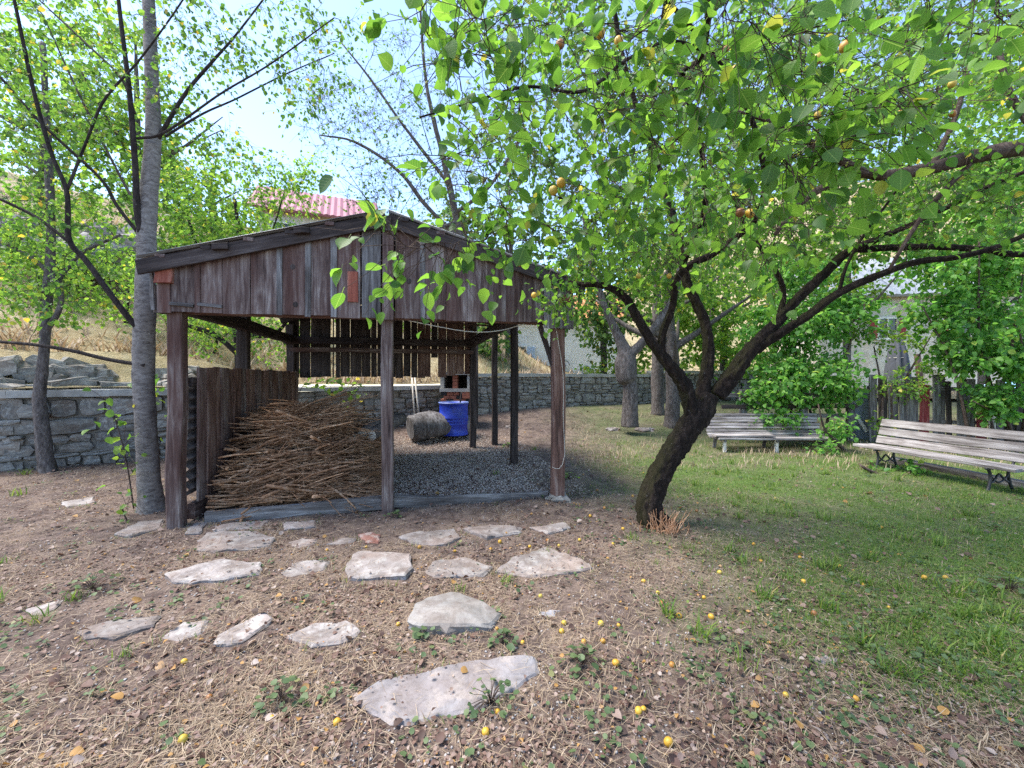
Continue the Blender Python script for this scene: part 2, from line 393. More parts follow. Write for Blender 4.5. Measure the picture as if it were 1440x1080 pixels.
# ------------------------------------------------------------------ terrain
WALL = np.array([(-13., 3.9), (-8.0, 6.55), (-5.5, 8.5), (-1.6, 11.4), (1.0, 13.1), (5.0, 14.6), (9.0, 15.2)])   # foot of the retaining wall
def gz(x, y):
    x = np.asarray(x, float); y = np.asarray(y, float)
    z = .55*sstep(8.2, 13.5, y-.12*x)*sstep(-7, -2, x)
    z = z+.10*sstep(3.5, 9, x)*sstep(6, 9, y)
    return z+.018*vnoise(x, y, 1.6)*sstep(1, 3, y)+.008*vnoise(x, y, 5.5, 2)
def green(x, y):
    """how grassy the garden is"""
    g = sstep(.6, 2.7, x+.4*vnoise(x, y, 2.2))*sstep(1.5, 3.4, y+.2*x+.5*vnoise(x, y, 1.4, 3))*(1-.4*sstep(6.8, 8.2, y))*(.7+.3*sstep(-.5, .1, vnoise(x, y, 3.3, 31)))
    g = g*(1-.55*sstep(1.6, .8, np.abs(np.hypot(x-1.46, y-4.2))))
    return np.clip(g, 0, 1)
xs = np.concatenate([np.linspace(-60, -9, 20), np.linspace(-8.5, 10, 260), np.linspace(10.5, 60, 20)])
ys = np.concatenate([np.linspace(-40, 0, 12), np.linspace(.3, 9, 190), np.linspace(9.2, 22, 60)])
X, Y = np.meshgrid(xs, ys); Z = gz(X, Y)
vv = np.c_[X.ravel(), Y.ravel(), Z.ravel()]
nx, ny = len(xs), len(ys); ii = np.arange(nx*ny).reshape(ny, nx)
ff = np.stack([ii[:-1, :-1], ii[:-1, 1:], ii[1:, 1:], ii[1:, :-1]], -1).reshape(-1, 4)
go = obj('ground', vv, ff, M['ground'], None, True)
a = go.data.attributes.new('green', 'FLOAT', 'POINT'); a.data.foreach_set('value', green(X.ravel(), Y.ravel()).astype(np.float32))
tag(go, kind='structure', label='garden ground of bare soil, dead leaves and patchy grass')

def wall_r(th):
    """distance from camera to the wall foot in direction th (0 = ahead, + right)"""
    dx, dy = math.sin(th), math.cos(th); best = 60.
    for (x0, y0), (x1, y1) in zip(WALL[:-1], WALL[1:]):
        ex, ey = x1-x0, y1-y0; den = dx*ey-dy*ex
        if abs(den) < 1e-9: continue
        s = (x0*ey-y0*ex)/den; k = (x0*dy-y0*dx)/den
        if s > 0 and -.001 <= k <= 1.001: best = min(best, s)
    return best
def hz(th, t, r0):
    """hillside height t metres beyond the wall"""
    deg = np.degrees(th); right = sstep(-4, 34, deg)
    left = 1.28+.5*sstep(.55, 1.2, t)*sstep(-30, -40, deg)+.16*np.minimum(t, 4)+.44*np.maximum(t-1.6, 0)*(1-.45*sstep(18, 60, t))
    rt = .75+.02*t+.62*np.maximum(t-14, 0)*sstep(10, 30, t)*(1-.3*sstep(40, 120, t))
    mid = sstep(-8, 8, deg)
    left = left*(1-.55*mid*sstep(0, 5, t))+.3*mid*(1-sstep(0, 5, t))
    return left*(1-right)+rt*right
ths = np.radians(np.linspace(-76, 76, 150)); ts = np.concatenate([np.linspace(.22, 3, 16), np.linspace(3.4, 30, 50), np.linspace(32, 130, 30)])
r0 = np.array([wall_r(a) for a in ths]); r0 = np.where(r0 > 40, np.where(ths > 0, 16.5/np.cos(ths)*np.cos(.52), 14), r0)
TH, T_ = np.meshgrid(ths, ts, indexing='ij'); RR = r0[:, None]+T_
HX, HY = RR*np.sin(TH), RR*np.cos(TH)
HZ = hz(TH, T_, r0)+.10*vnoise(HX, HY, .9)*np.minimum(1, T_)+.5*vnoise(HX, HY, .22, 4)*sstep(3, 12, T_)
ii = np.arange(HX.size).reshape(HX.shape)
ff = np.stack([ii[:-1, :-1], ii[1:, :-1], ii[1:, 1:], ii[:-1, 1:]], -1).reshape(-1, 4)
ho = obj('hillside', np.c_[HX.ravel(), HY.ravel(), HZ.ravel()], ff, M['hill'], None, True)
tag(ho, kind='structure', label='dry grassy hillside rising behind the garden wall')
def hill_at(px, d):
    x = (px-720)*d/F; th = math.atan2(x, d); r = math.hypot(x, d)
    k = np.interp(th, ths, r0)
    return np.array((x, d, float(hz(np.array(th), np.array(max(r-k, .0)), k))))

# ------------------------------------------------------------------ leaves and trees
def leaf_tpl(kind):
    if kind == 'fine':
        ys_ = np.array([0, .07, .2, .38, .56, .74, .9, 1.0]); ws = np.array([.0, .2, .36, .43, .40, .29, .12, 0.])
        v = []
        for y, w_ in zip(ys_, ws):
            c = -.16*(y-.45)**2
            jag = .018*math.sin(y*60)
            v += [(-(w_+jag*(w_ > 0)), y, c+.28*w_), (0, y, c-.015), (w_+jag*(w_ > 0), y, c+.22*w_+.03*math.sin(y*9)*w_)]
        f = []
        for i in range(len(ys_)-1):
            a = i*3; f += [(a, a+1, a+4, a+3), (a+1, a+2, a+5, a+4)]
        v = np.array(v)
        # stalk
        s = len(v); v = np.vstack([v, [(-.012, -.32, .05), (.012, -.32, .05), (.012, .02, 0), (-.012, .02, 0)]]); f.append((s, s+1, s+2, s+3))
        return v, np.array(f)
    if kind == 'slim':
        return np.array([(0, 0, 0), (.2, .3, .06), (.18, .68, .05), (0, 1, -.05), (-.18, .68, .05), (-.2, .3, .06)]), np.array([(0, 1, 2, 3), (0, 3, 4, 5)])
    return np.array([(0, 0, 0), (.30, .16, .07), (.40, .42, .13), (.24, .76, .03), (0, 1, -.14), (-.24, .76, .05), (-.38, .42, .16), (-.29, .16, .09), (0, .5, .03)]), np.array([(0, 1, 2, 8), (8, 2, 3, 4), (8, 4, 5, 6), (0, 8, 6, 7)])
def leaf_mesh(pos, d, n, size, kind='mass', rg=rng):
    v, f = leaf_tpl(kind)
    d = nrm(d); n = nrm(n-d*np.sum(n*d, -1, keepdims=True)); s = np.cross(d, n)
    wv = pos[:, None, :]+size[:, None, None]*(v[None, :, 0:1]*s[:, None, :]+v[None, :, 1:2]*d[:, None, :]+v[None, :, 2:3]*n[:, None, :])
    k = len(v); ff = (f[None]+(np.arange(len(pos))*k)[:, None, None]).reshape(-1, f.shape[1])
    return wv.reshape(-1, 3), ff, np.repeat(rg.random(len(pos)), k)

def grow(limbs, blobs, seed, twiglets=4, leaves_per=4, lsize=.06, droop=.3, up=.6, rtw=.0022, tl=.22, maxlen=9., lkeep=1.):
    """limbs: [(n,4) xyz r]; blobs: (px,py,d,rx,ry,rz,count). -> branch tubes, twig tubes, leaf arrays"""
    rg = np.random.default_rng(seed)
    nodes_ = np.vstack(limbs); NP = nodes_[:, :3]; NR = nodes_[:, 3]
    NT = np.vstack([nrm(np.gradient(l[:, :3], axis=0)) for l in limbs])
    att = []
    for (px, py, d, rx, ry, rz, c) in blobs:
        u = nrm(rg.normal(size=(c, 3)))*(rg.random((c, 1))**.4)
        att.append(P(px, py, d)+u*np.array((rx, ry, rz)))
    att = np.vstack(att)
    dist = np.min(np.linalg.norm(att[:, None, :]-NP[None, ::3], axis=2), axis=1)
    att = att[np.argsort(dist)]
    bp, br = [], []
    n = 7; tt = np.linspace(0, 1, n)[:, None]
    for a in att:
        dd = np.linalg.norm(NP-a, axis=1)*(1+.35*(NR > .11))
        i = int(np.argmin(dd)); p = NP[i]; L = np.linalg.norm(a-p)
        if L < .05 or L > maxlen: continue
        dirn = (a-p)/L
        t0 = nrm(NT[i]*.7+dirn+np.array((0, 0, up*.4))); 
        c1 = p+t0*L*.4+rg.normal(0, .05, 3)*L; c2 = a-dirn*L*.3+np.array((0, 0, up*.12*L))+rg.normal(0, .07, 3)*L
        cur = (1-tt)**3*p+3*(1-tt)**2*tt*c1+3*(1-tt)*tt**2*c2+tt**3*a
        cur[1:-1] += rg.normal(0, .018, (n-2, 3))*min(L, 1.)
        r0_ = min(NR[i]*.6, rtw+.0085*L); r1 = rtw*.7
        rr = r0_+(r1-r0_)*tt[:, 0]**.8
        bp.append(cur); br.append(rr)
        NP = np.vstack([NP, cur[1:]]); NR = np.r_[NR, rr[1:]]; NT = np.vstack([NT, nrm(np.gradient(cur, axis=0))[1:]])
    bp = np.array(bp); br = np.array(br)
    # side twigs
    NB = len(bp); m = twiglets
    ti = rg.uniform(.35, 1., (NB, m)); fi = ti*(n-1); i0 = np.minimum(fi.astype(int), n-2); fr = (fi-i0)[..., None]
    bi = np.arange(NB)[:, None]
    st = bp[bi, i0]*(1-fr)+bp[bi, i0+1]*fr; tan = nrm(bp[bi, i0+1]-bp[bi, i0])
    td = nrm(tan*.6+rg.normal(0, .65, tan.shape)+np.array((0, 0, .12-droop*.4)))
    ln = tl*rg.uniform(.45, 1.25, (NB, m, 1))
    q = np.linspace(0, 1, 4)
    tw = st[:, :, None, :]+td[:, :, None, :]*ln[:, :, None, :]*q[None, None, :, None]
    tw = tw+np.array((0, 0, -1.))*(ln[:, :, None, :]*droop*.45*(q**2)[None, None, :, None])+rg.normal(0, .012, tw.shape)*(q > 0)[None, None, :, None]
    tw = tw.reshape(-1, 4, 3); twr = np.repeat(np.array([[1., .8, .6, .4]])*rtw*.75, len(tw), 0)
    # leaves along the twigs
    K = leaves_per; NTW = len(tw)
    if K > 0:
        s = rg.uniform(.2, 1.02, (NTW, K)); s[:, 0] = 1.
        fi = np.clip(s, 0, .999)*3; i0 = fi.astype(int); fr = (fi-i0)[..., None]; bi = np.arange(NTW)[:, None]
        lp = tw[bi, i0]*(1-fr)+tw[bi, i0+1]*fr; lt = nrm(tw[bi, i0+1]-tw[bi, i0])
        ld = nrm(lt*.5+rg.normal(0, .6, lt.shape)+np.array((0, 0, -droop)))
        nn = nrm(rg.normal(0, .55, lt.shape)+np.array((0, 0, 1.)))
        lp = lp+ld*lsize*.2
        sz = lsize*rg.uniform(.4, 1.25, (NTW, K))
        kp = (rg.random((NTW, 1)) < lkeep)*np.ones((1, K), bool); kp = kp.ravel().astype(bool)
        leaves = (lp.reshape(-1, 3)[kp], ld.reshape(-1, 3)[kp], nn.reshape(-1, 3)[kp], sz.ravel()[kp])
    else: leaves = None
    return bp, br, tw, twr, leaves

def limbpts(l, step=.12):
    a = np.array([tuple(P(px, py, d))+(r,) for (px, py, d, r) in l]); return catmull(a, step)
def limb_obj(name, c, mat, parent, k, seed, rough=.08, flare=False, crack=0.):
    n = len(c); s = np.linspace(0, 1, n)
    ang = np.arange(k)*2*np.pi/k; L = np.r_[0, np.cumsum(np.linalg.norm(np.diff(c[:, :3], axis=0), axis=1))]
    A, S_ = np.meshgrid(ang, L)
    ph = seed*1.7
    w_ = 1+rough*(np.sin(2*A+3.1*S_+ph)+.8*np.sin(3*A-5.3*S_+ph*2)+.5*np.sin(5*A+11*S_+ph)+.35*np.sin(7*A-23*S_))
    if flare: w_ = w_*(1+.38*np.exp(-L[:, None]/.13)*(1+.5*np.sin(4*A+ph)))
    rr = c[:, 3][:, None]*w_
    Pa = c[:, :3]; T = nrm(np.gradient(Pa, axis=0)); mt = nrm(Pa[-1]-Pa[0]); ref = np.eye(3)[np.argmin(np.abs(mt))]
    S = nrm(np.cross(T, ref)); B = np.cross(T, S)
    if crack:
        from mathutils import noise as mn
        kx, kz = 30., 9.
        for i in range(n):
            r_ = c[i, 3]
            for j in range(k):
                dd, _ = mn.voronoi(Vector((math.cos(A[i, j])*r_*kx+L[i]*1.5, math.sin(A[i, j])*r_*kx, L[i]*kz)))
                rr[i, j] += crack*(min(dd[1]-dd[0], .5)*2-.55+.35*mn.noise(Vector((math.cos(A[i, j])*r_*60, math.sin(A[i, j])*r_*60, L[i]*40))))*min(1., r_/.1)
    v = Pa[:, None, :]+rr[..., None]*(np.cos(A)[..., None]*S[:, None, :]+np.sin(A)[..., None]*B[:, None, :])
    idx = np.arange(n*k).reshape(n, k)
    q = np.stack([idx[:-1], np.roll(idx[:-1], -1, 1), np.roll(idx[1:], -1, 1), idx[1:]], -1).reshape(-1, 4)
    f = [tuple(x) for x in q]; f.append(tuple(idx[0][::-1])); f.append(tuple(idx[-1]))
    return obj(name, v.reshape(-1, 3), f, mat, parent, True)

def tree(name, label, cat, limbs, blobs, bmat, lmat, lsize, leaves_per, seed, group=None, twigmat=None, k=8, step=.12, kind='mass', rough=.07, extra=None, names=None, thick=1.0, flare=True, crack=0., limbmat=None, **kw):
    L = [limbpts(l, step) for l in limbs] if not isinstance(limbs[0], np.ndarray) else limbs
    base = L[0][0][:3]
    root = thing(name, label, cat, base, group)
    for i, c in enumerate(L):
        c = c*np.array((1, 1, 1, thick*(.78 if limbmat and i else 1.)))
        limb_obj((names[i] if names else ('trunk' if i == 0 else 'limb')), c, bmat if i == 0 or not limbmat else limbmat, root, k if i == 0 else max(5, k-2), seed+i, rough, flare=(flare and i == 0), crack=crack)
    bp, br, tw, twr, lv = grow(L, blobs, seed, leaves_per=leaves_per, lsize=lsize, **kw)
    v1, f1 = tubes(bp, br, 5); v2, f2 = tubes(tw, twr, 3)
    o = obj('twigs', np.vstack([v1, v2]), np.vstack([f1, f2+len(v1)]), twigmat or bmat, root, True); o['kind'] = 'stuff'
    if lv is not None:
        pos, d, n, sz = lv
        if extra: pos, d, n, sz = extra(root, pos, d, n, sz)
        v, f, r = leaf_mesh(pos, d, n, sz, kind)
        o = obj('crown', v, f, lmat, root, False, r); o['kind'] = 'stuff'
    return root, bp

# ------------------------------------------------------------------ the shed
SL = np.array((-3.355, 4.14)); SU = np.array((.974, .228)); SV = np.array((-.228, .974))
U3 = np.array((.974, .228, 0.)); V3_ = np.array((-.228, .974, 0.)); Z3 = np.array((0, 0, 1.))
def S(u, v, z): q = SL+u*SU+v*SV; return np.array((q[0], q[1], z))
def u_of(px, v):
    a = (px-720)/F; x0 = SL[0]+v*SV[0]; y0 = SL[1]+v*SV[1]
    return (a*y0-x0)/(.974-.228*a)
RIDGE_U, RIDGE_Z, EAVE_Z, EL, ER = 2.02, 3.29, 2.64, -.25, 4.30
def roof_z(u):
    return RIDGE_Z-(RIDGE_Z-EAVE_Z)*abs(u-RIDGE_U)/(RIDGE_U-EL)
shed = thing('open_shed', 'old open fronted shed of weathered planks with a low gable and tin roof', 'shed', S(0, 0, 0))
D = 3.85
# posts
def post(u, v, wx, ty, z0, z1, mat='wood', lab=None, lean=0., name='post'):
    return beam(name, S(u, v, z0), S(u+lean, v, z1), wx, ty, U3, M[mat], shed, 4, .007, .1, label=lab)
post(0, 0, .132, .13, -.12, 2.5, 'wood')
post(RIDGE_U, 0, .125, .12, -.22, 3.05, 'wood')
post(4.02, 0, .15, .14, .06, 2.45, 'wood_red')
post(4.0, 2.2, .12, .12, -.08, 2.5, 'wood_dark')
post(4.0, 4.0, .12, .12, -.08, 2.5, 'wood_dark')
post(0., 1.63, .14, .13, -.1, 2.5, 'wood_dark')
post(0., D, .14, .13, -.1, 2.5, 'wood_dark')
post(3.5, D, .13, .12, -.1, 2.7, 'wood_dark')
# footing stone of the right post
# roof: corrugated sheets, purlins, rafters, barge boards
def sheet(side, v0, v1, mat):
    nw = max(2, int((v1-v0)/.019)); vs_ = np.linspace(v0, v1, nw)
    e = EL if side < 0 else ER; us = np.linspace(e, RIDGE_U+.02*side, 3)
    ver = []
    for dz in (0., -.004):
        for u in us:
            for k_, v in enumerate(vs_):
                ver.append(S(u, v, roof_z(u)+.012*math.sin(2*math.pi*v/.076)+dz+.006*vnoise(u, v, 3.)))
    n = nw; m_ = 3; f = []
    for l in range(2):
        o_ = l*n*m_
        for i in range(m_-1):
            for j in range(n-1):
                q = (o_+i*n+j, o_+i*n+j+1, o_+(i+1)*n+j+1, o_+(i+1)*n+j); f.append(q if (l == 0) == (side > 0) else q[::-1])
    t_ = n*m_
    for i in range(m_-1):
        for j in (0, n-1): f.append((i*n+j, (i+1)*n+j, t_+(i+1)*n+j, t_+i*n+j))
    for i in (0, m_-1):
        for j in range(n-1): f.append((i*n+j, i*n+j+1, t_+i*n+j+1, t_+i*n+j))
    obj('roof_sheet', ver, f, mat, shed, True)
vb = np.linspace(-.2, D+.25, 6)
for side in (-1, 1):
    for i in range(5): sheet(side, vb[i]-(.03 if i else 0), vb[i+1], M['tin'])
dn = (RIDGE_Z-EAVE_Z)/(RIDGE_U-EL)
for side, e in ((-1, EL), (1, ER)):
    for v in (-.17,):       # barge boards along the verge
        beam('barge_board', S(e, v, roof_z(e)-.10), S(RIDGE_U, v, RIDGE_Z-.10), .135, .03, np.cross(V3_, nrm(S(RIDGE_U, 0, RIDGE_Z)-S(e, 0, EAVE_Z))), M['wood_dark'], shed, 4, .006)
    for v in (0.05, 1.2, 2.4, D-.06):
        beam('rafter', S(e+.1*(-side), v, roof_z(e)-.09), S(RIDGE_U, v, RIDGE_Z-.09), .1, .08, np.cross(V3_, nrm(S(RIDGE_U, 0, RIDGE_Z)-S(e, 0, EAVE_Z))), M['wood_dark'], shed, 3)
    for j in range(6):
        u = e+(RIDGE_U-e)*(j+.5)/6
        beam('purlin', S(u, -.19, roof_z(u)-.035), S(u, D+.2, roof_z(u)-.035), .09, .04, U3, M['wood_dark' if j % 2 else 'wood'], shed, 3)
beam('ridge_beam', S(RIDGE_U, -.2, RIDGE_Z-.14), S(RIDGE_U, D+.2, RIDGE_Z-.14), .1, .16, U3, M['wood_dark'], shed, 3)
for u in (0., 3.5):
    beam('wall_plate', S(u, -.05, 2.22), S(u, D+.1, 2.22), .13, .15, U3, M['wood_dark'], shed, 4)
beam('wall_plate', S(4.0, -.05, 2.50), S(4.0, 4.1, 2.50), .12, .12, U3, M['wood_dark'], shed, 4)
for v, z in ((.06, 2.21), (D-.07, 2.2)):
    beam('tie_beam', S(-.1, v, z), S(4.1 if v < 1 else 3.55, v, z), .14, .1, Z3, M['wood_red' if v < 1 else 'wood_dark'], shed, 4)
beam('brace', S(3.74, .03, 2.3), S(4.0, .03, 1.55), .07, .05, V3_, M['wood_dark'], shed)
beam('brace', S(2.2, .6, 2.25), S(3.5, 2.2, 2.5), .08, .05, Z3, M['wood_dark'], shed)
for s_ in range(5):
    beam('ceiling_board', S(2.5, .5+s_*.62, 2.44+.02*s_), S(3.9, .45+s_*.62, 2.38+.02*s_), .11, .02, V3_, M['wood'], shed)
# gable planks, uneven widths read off the front
cuts = [222, 241, 275, 281, 314, 353, 390, 396, 430, 436, 466, 473, 507]
cuts2 = [556, 592, 597, 627, 657, 686, 711, 735, 764]
def gplank(pa, pb, zb, mat, v, narrow=False):
    ua, ub = u_of(pa, v), u_of(pb, v); um = (ua+ub)/2
    zt = roof_z(um)-.13
    sl_ = dn*(1 if um < RIDGE_U else -1)
    beam('batten' if narrow else 'gable_plank', S(um, v, zb+rng.normal(0, .008)), S(um, v, zt), (ub-ua)*.985, .022, U3, M[mat], shed, 2, .0025, .1, top=sl_)
for a_, b_ in list(zip(cuts[:-1], cuts[1:]))+list(zip(cuts2[:-1], cuts2[1:])):
    nar = b_-a_ < 9
    gplank(a_-(1 if nar else 0), b_+(1 if nar else 0), 2.135, 'wood' if not nar or a_ % 2 else 'wood_grey', -.105-(.016 if nar else 0)-.004*(rng.random() > .5), nar)
gplank(509, 536, 2.125, 'wood_grey', -.108, False)
gplank(765, 782, 2.09, 'wood_grey', -.118); gplank(783, 806, 2.08, 'wood_grey', -.112)
ug = u_of(546, -.12)
for px, py in ((411, 375), (415, 428), (640, 345), (330, 400), (575, 395), (700, 420)):
    p_ = S(u_of(px, -.13), -.1185, CAMZ+(530-py)*float(S(u_of(px, -.13), -.13, 0)[1])/F); th = np.arange(10)*.6283; r_ = .016
    kv = [p_+U3*math.cos(a_)*r_*k_+Z3*math.sin(a_)*r_*1.2*k_-V3_*dz for k_, dz in ((1.6, 0.), (1.25, .004), (.9, .002), (.3, .005)) for a_ in th]
    obj('knot', kv, [(i*10+j, i*10+(j+1) % 10, (i+1)*10+(j+1) % 10, (i+1)*10+j) for i in range(3) for j in range(10)]+[tuple(range(30, 40))], M['wood_dark'], shed, True)
beam('gable_post', S(ug, -.135, 2.12), S(ug, -.135, 3.12), .115, .05, U3, M['wood'], shed, 3, .004)
for pa, pb in ((239, 272), (278, 312)):     # low ledge strips
    beam('ledge', S(u_of(pa, -.13), -.13, 2.215), S(u_of(pb, -.13), -.13, 2.20), .03, .022, Z3, M['wood_grey'], shed, 2, .002)
o = beam('patch_board', S(u_of(496, -.14), -.129, 2.30), S(u_of(496, -.14), -.129, 2.62), .105, .018, U3, M['redplate'], shed, 2, .002); o['label'] = 'small rust red patch board'
o = beam('end_block', S(u_of(231, -.13), -.135, 2.41), S(u_of(231, -.13), -.135, 2.56), .15, .05, U3, M['redplate'], shed, 2, .004); o['label'] = 'rust red block under the eave'
o = beam('end_block', S(u_of(797, -.13), -.135, 2.38), S(u_of(797, -.13), -.135, 2.47), .09, .04, U3, M['redplate'], shed, 2, .004)
beam('corner_lath', S(u_of(215, -.1), -.1, 2.15), S(u_of(213, -.1), -.1, 2.53), .028, .02, U3, M['wood_grey'], shed, 3, .006)
beam('corner_block', S(u_of(228, -.02), -.02, 2.13), S(u_of(228, -.02), -.02, 2.40), .10, .12, U3, M['wood_dark'], shed, 2, .006)
for px, py in ((310, 345), (425, 323)):       # rafter-end blocks under the verge
    u = u_of(px, -.2); beam('bracket', S(u-.07, -.205, roof_z(u)-.07), S(u+.07, -.205, roof_z(u)-.055), .06, .045, Z3, M['wood_dark'], shed, 2)
# back wall planks with daylight gaps
pw = [405, 420, 436, 452, 465, 471, 478, 492, 508, 521, 530, 545, 556, 567, 578, 587, 598, 606, 616, 628, 641, 653, 665]
for i, (a_, b_) in enumerate(zip(pw[:-1], pw[1:])):
    ua, ub = u_of(a_, D), u_of(b_, D); um = (ua+ub)/2; wd = (ub-ua)-(.055 if a_ == 465 else .014 if i % 4 == 1 else .006)
    zb = 1.50+rng.normal(0, .015); zt = roof_z(um)-.12
    if a_ == 606: zb = 1.9
    if a_ >= 641: zb = 1.56
    red = 616 > b_ > 590 or a_ >= 616
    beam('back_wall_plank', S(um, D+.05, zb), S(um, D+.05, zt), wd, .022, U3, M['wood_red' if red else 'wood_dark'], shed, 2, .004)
beam('rail', S(.0, D-.02, 2.02), S(3.5, D-.02, 2.02), .09, .07, Z3, M['wood'], shed, 4, .008)
# left wall: upright planks, seen from inside, tops level
v0 = .16
i = 0
while v0 < 3.86:
    wd = rng.uniform(.12, .22) if v0 > .2 else .17
    wd = min(wd, 3.9-v0)
    beam('side_wall_plank', S(.10+.012*(i % 2), v0+wd/2, -.05), S(.10+.012*(i % 2), v0+wd/2, 1.605+rng.normal(0, .008)), wd-.006, .024, V3_, M['wood_red' if i % 3 else 'wood'], shed, 2, .003)
    v0 += wd; i += 1
beam('rail', S(.06, .1, 1.45), S(.06, 3.9, 1.45), .09, .05, Z3, M['wood_dark'], shed, 3)
beam('rail', S(.08, .08, .12), S(.08, 3.9, .12), .16, .07, Z3, M['wood'], shed, 3)
zz = np.linspace(.27, 1.42, 120); us_ = .125-.075+.028*np.sin(2*np.pi*zz/.105)
cv = [S(u-.02, v, z) for v in (.09, 3.8) for u, z in zip(us_, zz)]+[S(u-.026, v, z) for v in (.09, 3.8) for u, z in zip(us_, zz)]
n = len(zz); cf = []
for l in range(2):
    for j in range(n-1): q = (l*2*n+j, l*2*n+j+1, l*2*n+n+j+1, l*2*n+n+j); cf.append(q if l else q[::-1])
for j in range(n-1): cf.append((j, j+1, 2*n+j+1, 2*n+j)); cf.append((n+j, n+j+1, 3*n+j+1, 3*n+j))
o = obj('corrugated_sheet', cv, cf, M['rust'], shed, True)
# sill boards at the foot of the front
beam('sill_board', S(.22, .06, .035), S(1.96, .06, .085), .15, .05, Z3, M['wood_grey'], shed, 4, .006)
beam('sill_board', S(2.09, .10, .085), S(3.92, .10, .0), .14, .05, Z3, M['wood_grey'], shed, 4, .012)
# loose cable under the gable and down the right post
rod('cable', [S(2.25, -.02, 2.13), S(2.9, .0, 2.03), S(3.3, .0, 2.05), S(3.6, -.02, 2.14)], .006, M['cable'], shed)
rod('cable', [S(3.95, -.09, 2.14), S(4.0, -.09, 1.9), S(4.06, -.085, 1.5), S(4.06, -.085, 1.0), S(4.08, -.08, .55), S(4.0, -.11, .40), S(3.92, -.09, .42)], .0035, M['cable'], shed)

# ------------------------------------------------------------------ stone retaining wall: every stone that shows is a piece
def stone_variant(i, flat=1.0):
    rg = np.random.default_rng(100+i)
    # subdivided box 3x3x3 surface, pushed about
    import itertools
    pts = {}; vv = []; ff = []
    def vid(a, b_, c):
        k_ = (a, b_, c)
        if k_ not in pts:
            p = np.array((a-1, b_-1, c-1), float); 
            l = np.count_nonzero(p)
            p = p*(1, .98, .90, .80)[l]
            p = p*.5+rg.normal(0, .045, 3); pts[k_] = len(vv); vv.append(p)
        return pts[k_]
    for ax in range(3):
        for s_ in (0, 2):
            for a_ in range(2):
                for b_ in range(2):
                    q = []
                    for (x, y) in ((a_, b_), (a_+1, b_), (a_+1, b_+1), (a_, b_+1)):
                        k_ = [x, y]; k_.insert(ax, s_); q.append(vid(*k_))
                    flip = (s_ == 2) ^ (ax == 1)
                    ff.append(tuple(q) if flip else tuple(q[::-1]))
    return mesh('stone', vv, ff, M['stone'], False)
SV_ = [stone_variant(i) for i in range(10)]
RBV = [stone_variant(20+i) for i in range(4)]
wall = thing('stone_wall', 'low stone retaining wall with a flat pale coping behind the shed', 'wall', (-8, 6.55, 0))
stones = []; rw = np.random.default_rng(5)
seglen = np.linalg.norm(np.diff(WALL, axis=0), axis=1)
core = MB()
for si in range(len(WALL)-1):
    p0, p1 = WALL[si], WALL[si+1]; e = (p1-p0)/seglen[si]; nrm_ = np.array((-e[1], e[0]))
    far = si >= 3
    def foot(s): q = p0+e*s; return float(gz(q[0], q[1]))
    mid = (p0+p1)/2
    z0, z1 = foot(0)-.2, foot(seglen[si])-.2
    top = 1.16+ (0 if si < 3 else (.33 if si < 5 else .45))
    a_, b_ = p0+nrm_*.05, p1+nrm_*.05; c_, d_ = p0+nrm_*.42, p1+nrm_*.42
    core.add([(a_[0], a_[1], z0), (b_[0], b_[1], z1), (d_[0], d_[1], z1), (c_[0], c_[1], z0), (a_[0], a_[1], top), (b_[0], b_[1], top), (d_[0], d_[1], top), (c_[0], c_[1], top)],
             [(0, 1, 5, 4), (3, 7, 6, 2), (4, 5, 6, 7), (0, 4, 7, 3), (1, 2, 6, 5)])
    z = min(z0, z1)+.1
    while z < top-.03:
        h = min(rw.choice([.07, .11, .16, .22, .27])*rw.uniform(.85, 1.15), top-z)
        if top-z-h < .06: h = top-z
        s_ = -.1
        while s_ < seglen[si]+.05:
            l = rw.uniform(.14, .42)*(1.5 if h > .14 and rw.random() < .5 else 1.)*(1.6 if h < .12 and rw.random() < .4 else 1.)
            if foot(s_+l/2) < z+h+.02:
                c = p0+e*(s_+l/2)+nrm_*(.10-rw.uniform(0, .045))
                if h > .15 and rw.random() < .35:
                    k_ = rw.uniform(.35, .65)
                    for z_, h_ in ((z, h*k_), (z+h*k_, h*(1-k_))): stones.append((c[0], c[1], z_+h_/2, l*.98, .22, h_*.96, math.atan2(e[1], e[0]), rw.normal(0, .05), int(rw.integers(10))))
                else: stones.append((c[0], c[1], z+h/2+rw.normal(0, .008), l*.985, .22, h*.97, math.atan2(e[1], e[0]), rw.normal(0, .045), int(rw.integers(10))))
            s_ += l
        z += h
    # coping slabs
    s_ = -.02
    while s_ < seglen[si]-.02:
        l = min(rw.uniform(.9, 1.5), seglen[si]-s_)
        c = p0+e*(s_+l/2)+nrm_*.2
        mb = MB(); hh = np.array((l*.494, .27, .06 if si < 2 else .05))
        vv = np.array([(x, y, zz_) for x in (-1, 0, 1) for y in (-1, 1) for zz_ in (-1, 1)], float)*hh+rw.normal(0, .006, (12, 3))
        f = [(0, 1, 3, 2), (8, 10, 11, 9)]
        for k_ in (0, 4): f += [(k_, k_+4, k_+5, k_+1), (k_+2, k_+3, k_+7, k_+6), (k_+1, k_+5, k_+7, k_+3), (k_, k_+2, k_+6, k_+4)]
        ang = math.atan2(e[1], e[0]); ca, sa = math.cos(ang), math.sin(ang)
        w_ = np.c_[vv[:, 0]*ca-vv[:, 1]*sa+c[0], vv[:, 0]*sa+vv[:, 1]*ca+c[1], vv[:, 2]+top+.062]
        obj('coping_slab', w_, f, M['concrete'], wall)
        s_ += l
core.build('core', M['mortar'], wall)
def pxsize(x, y, z, l, h):
    if y < .5: return 0
    px = 720+x*F/y
    return (min(l, h*2.5)*F/y) if -30 < px < 1470 and not (262 < px < 405) and not (885 < px) else .01*l*F/y
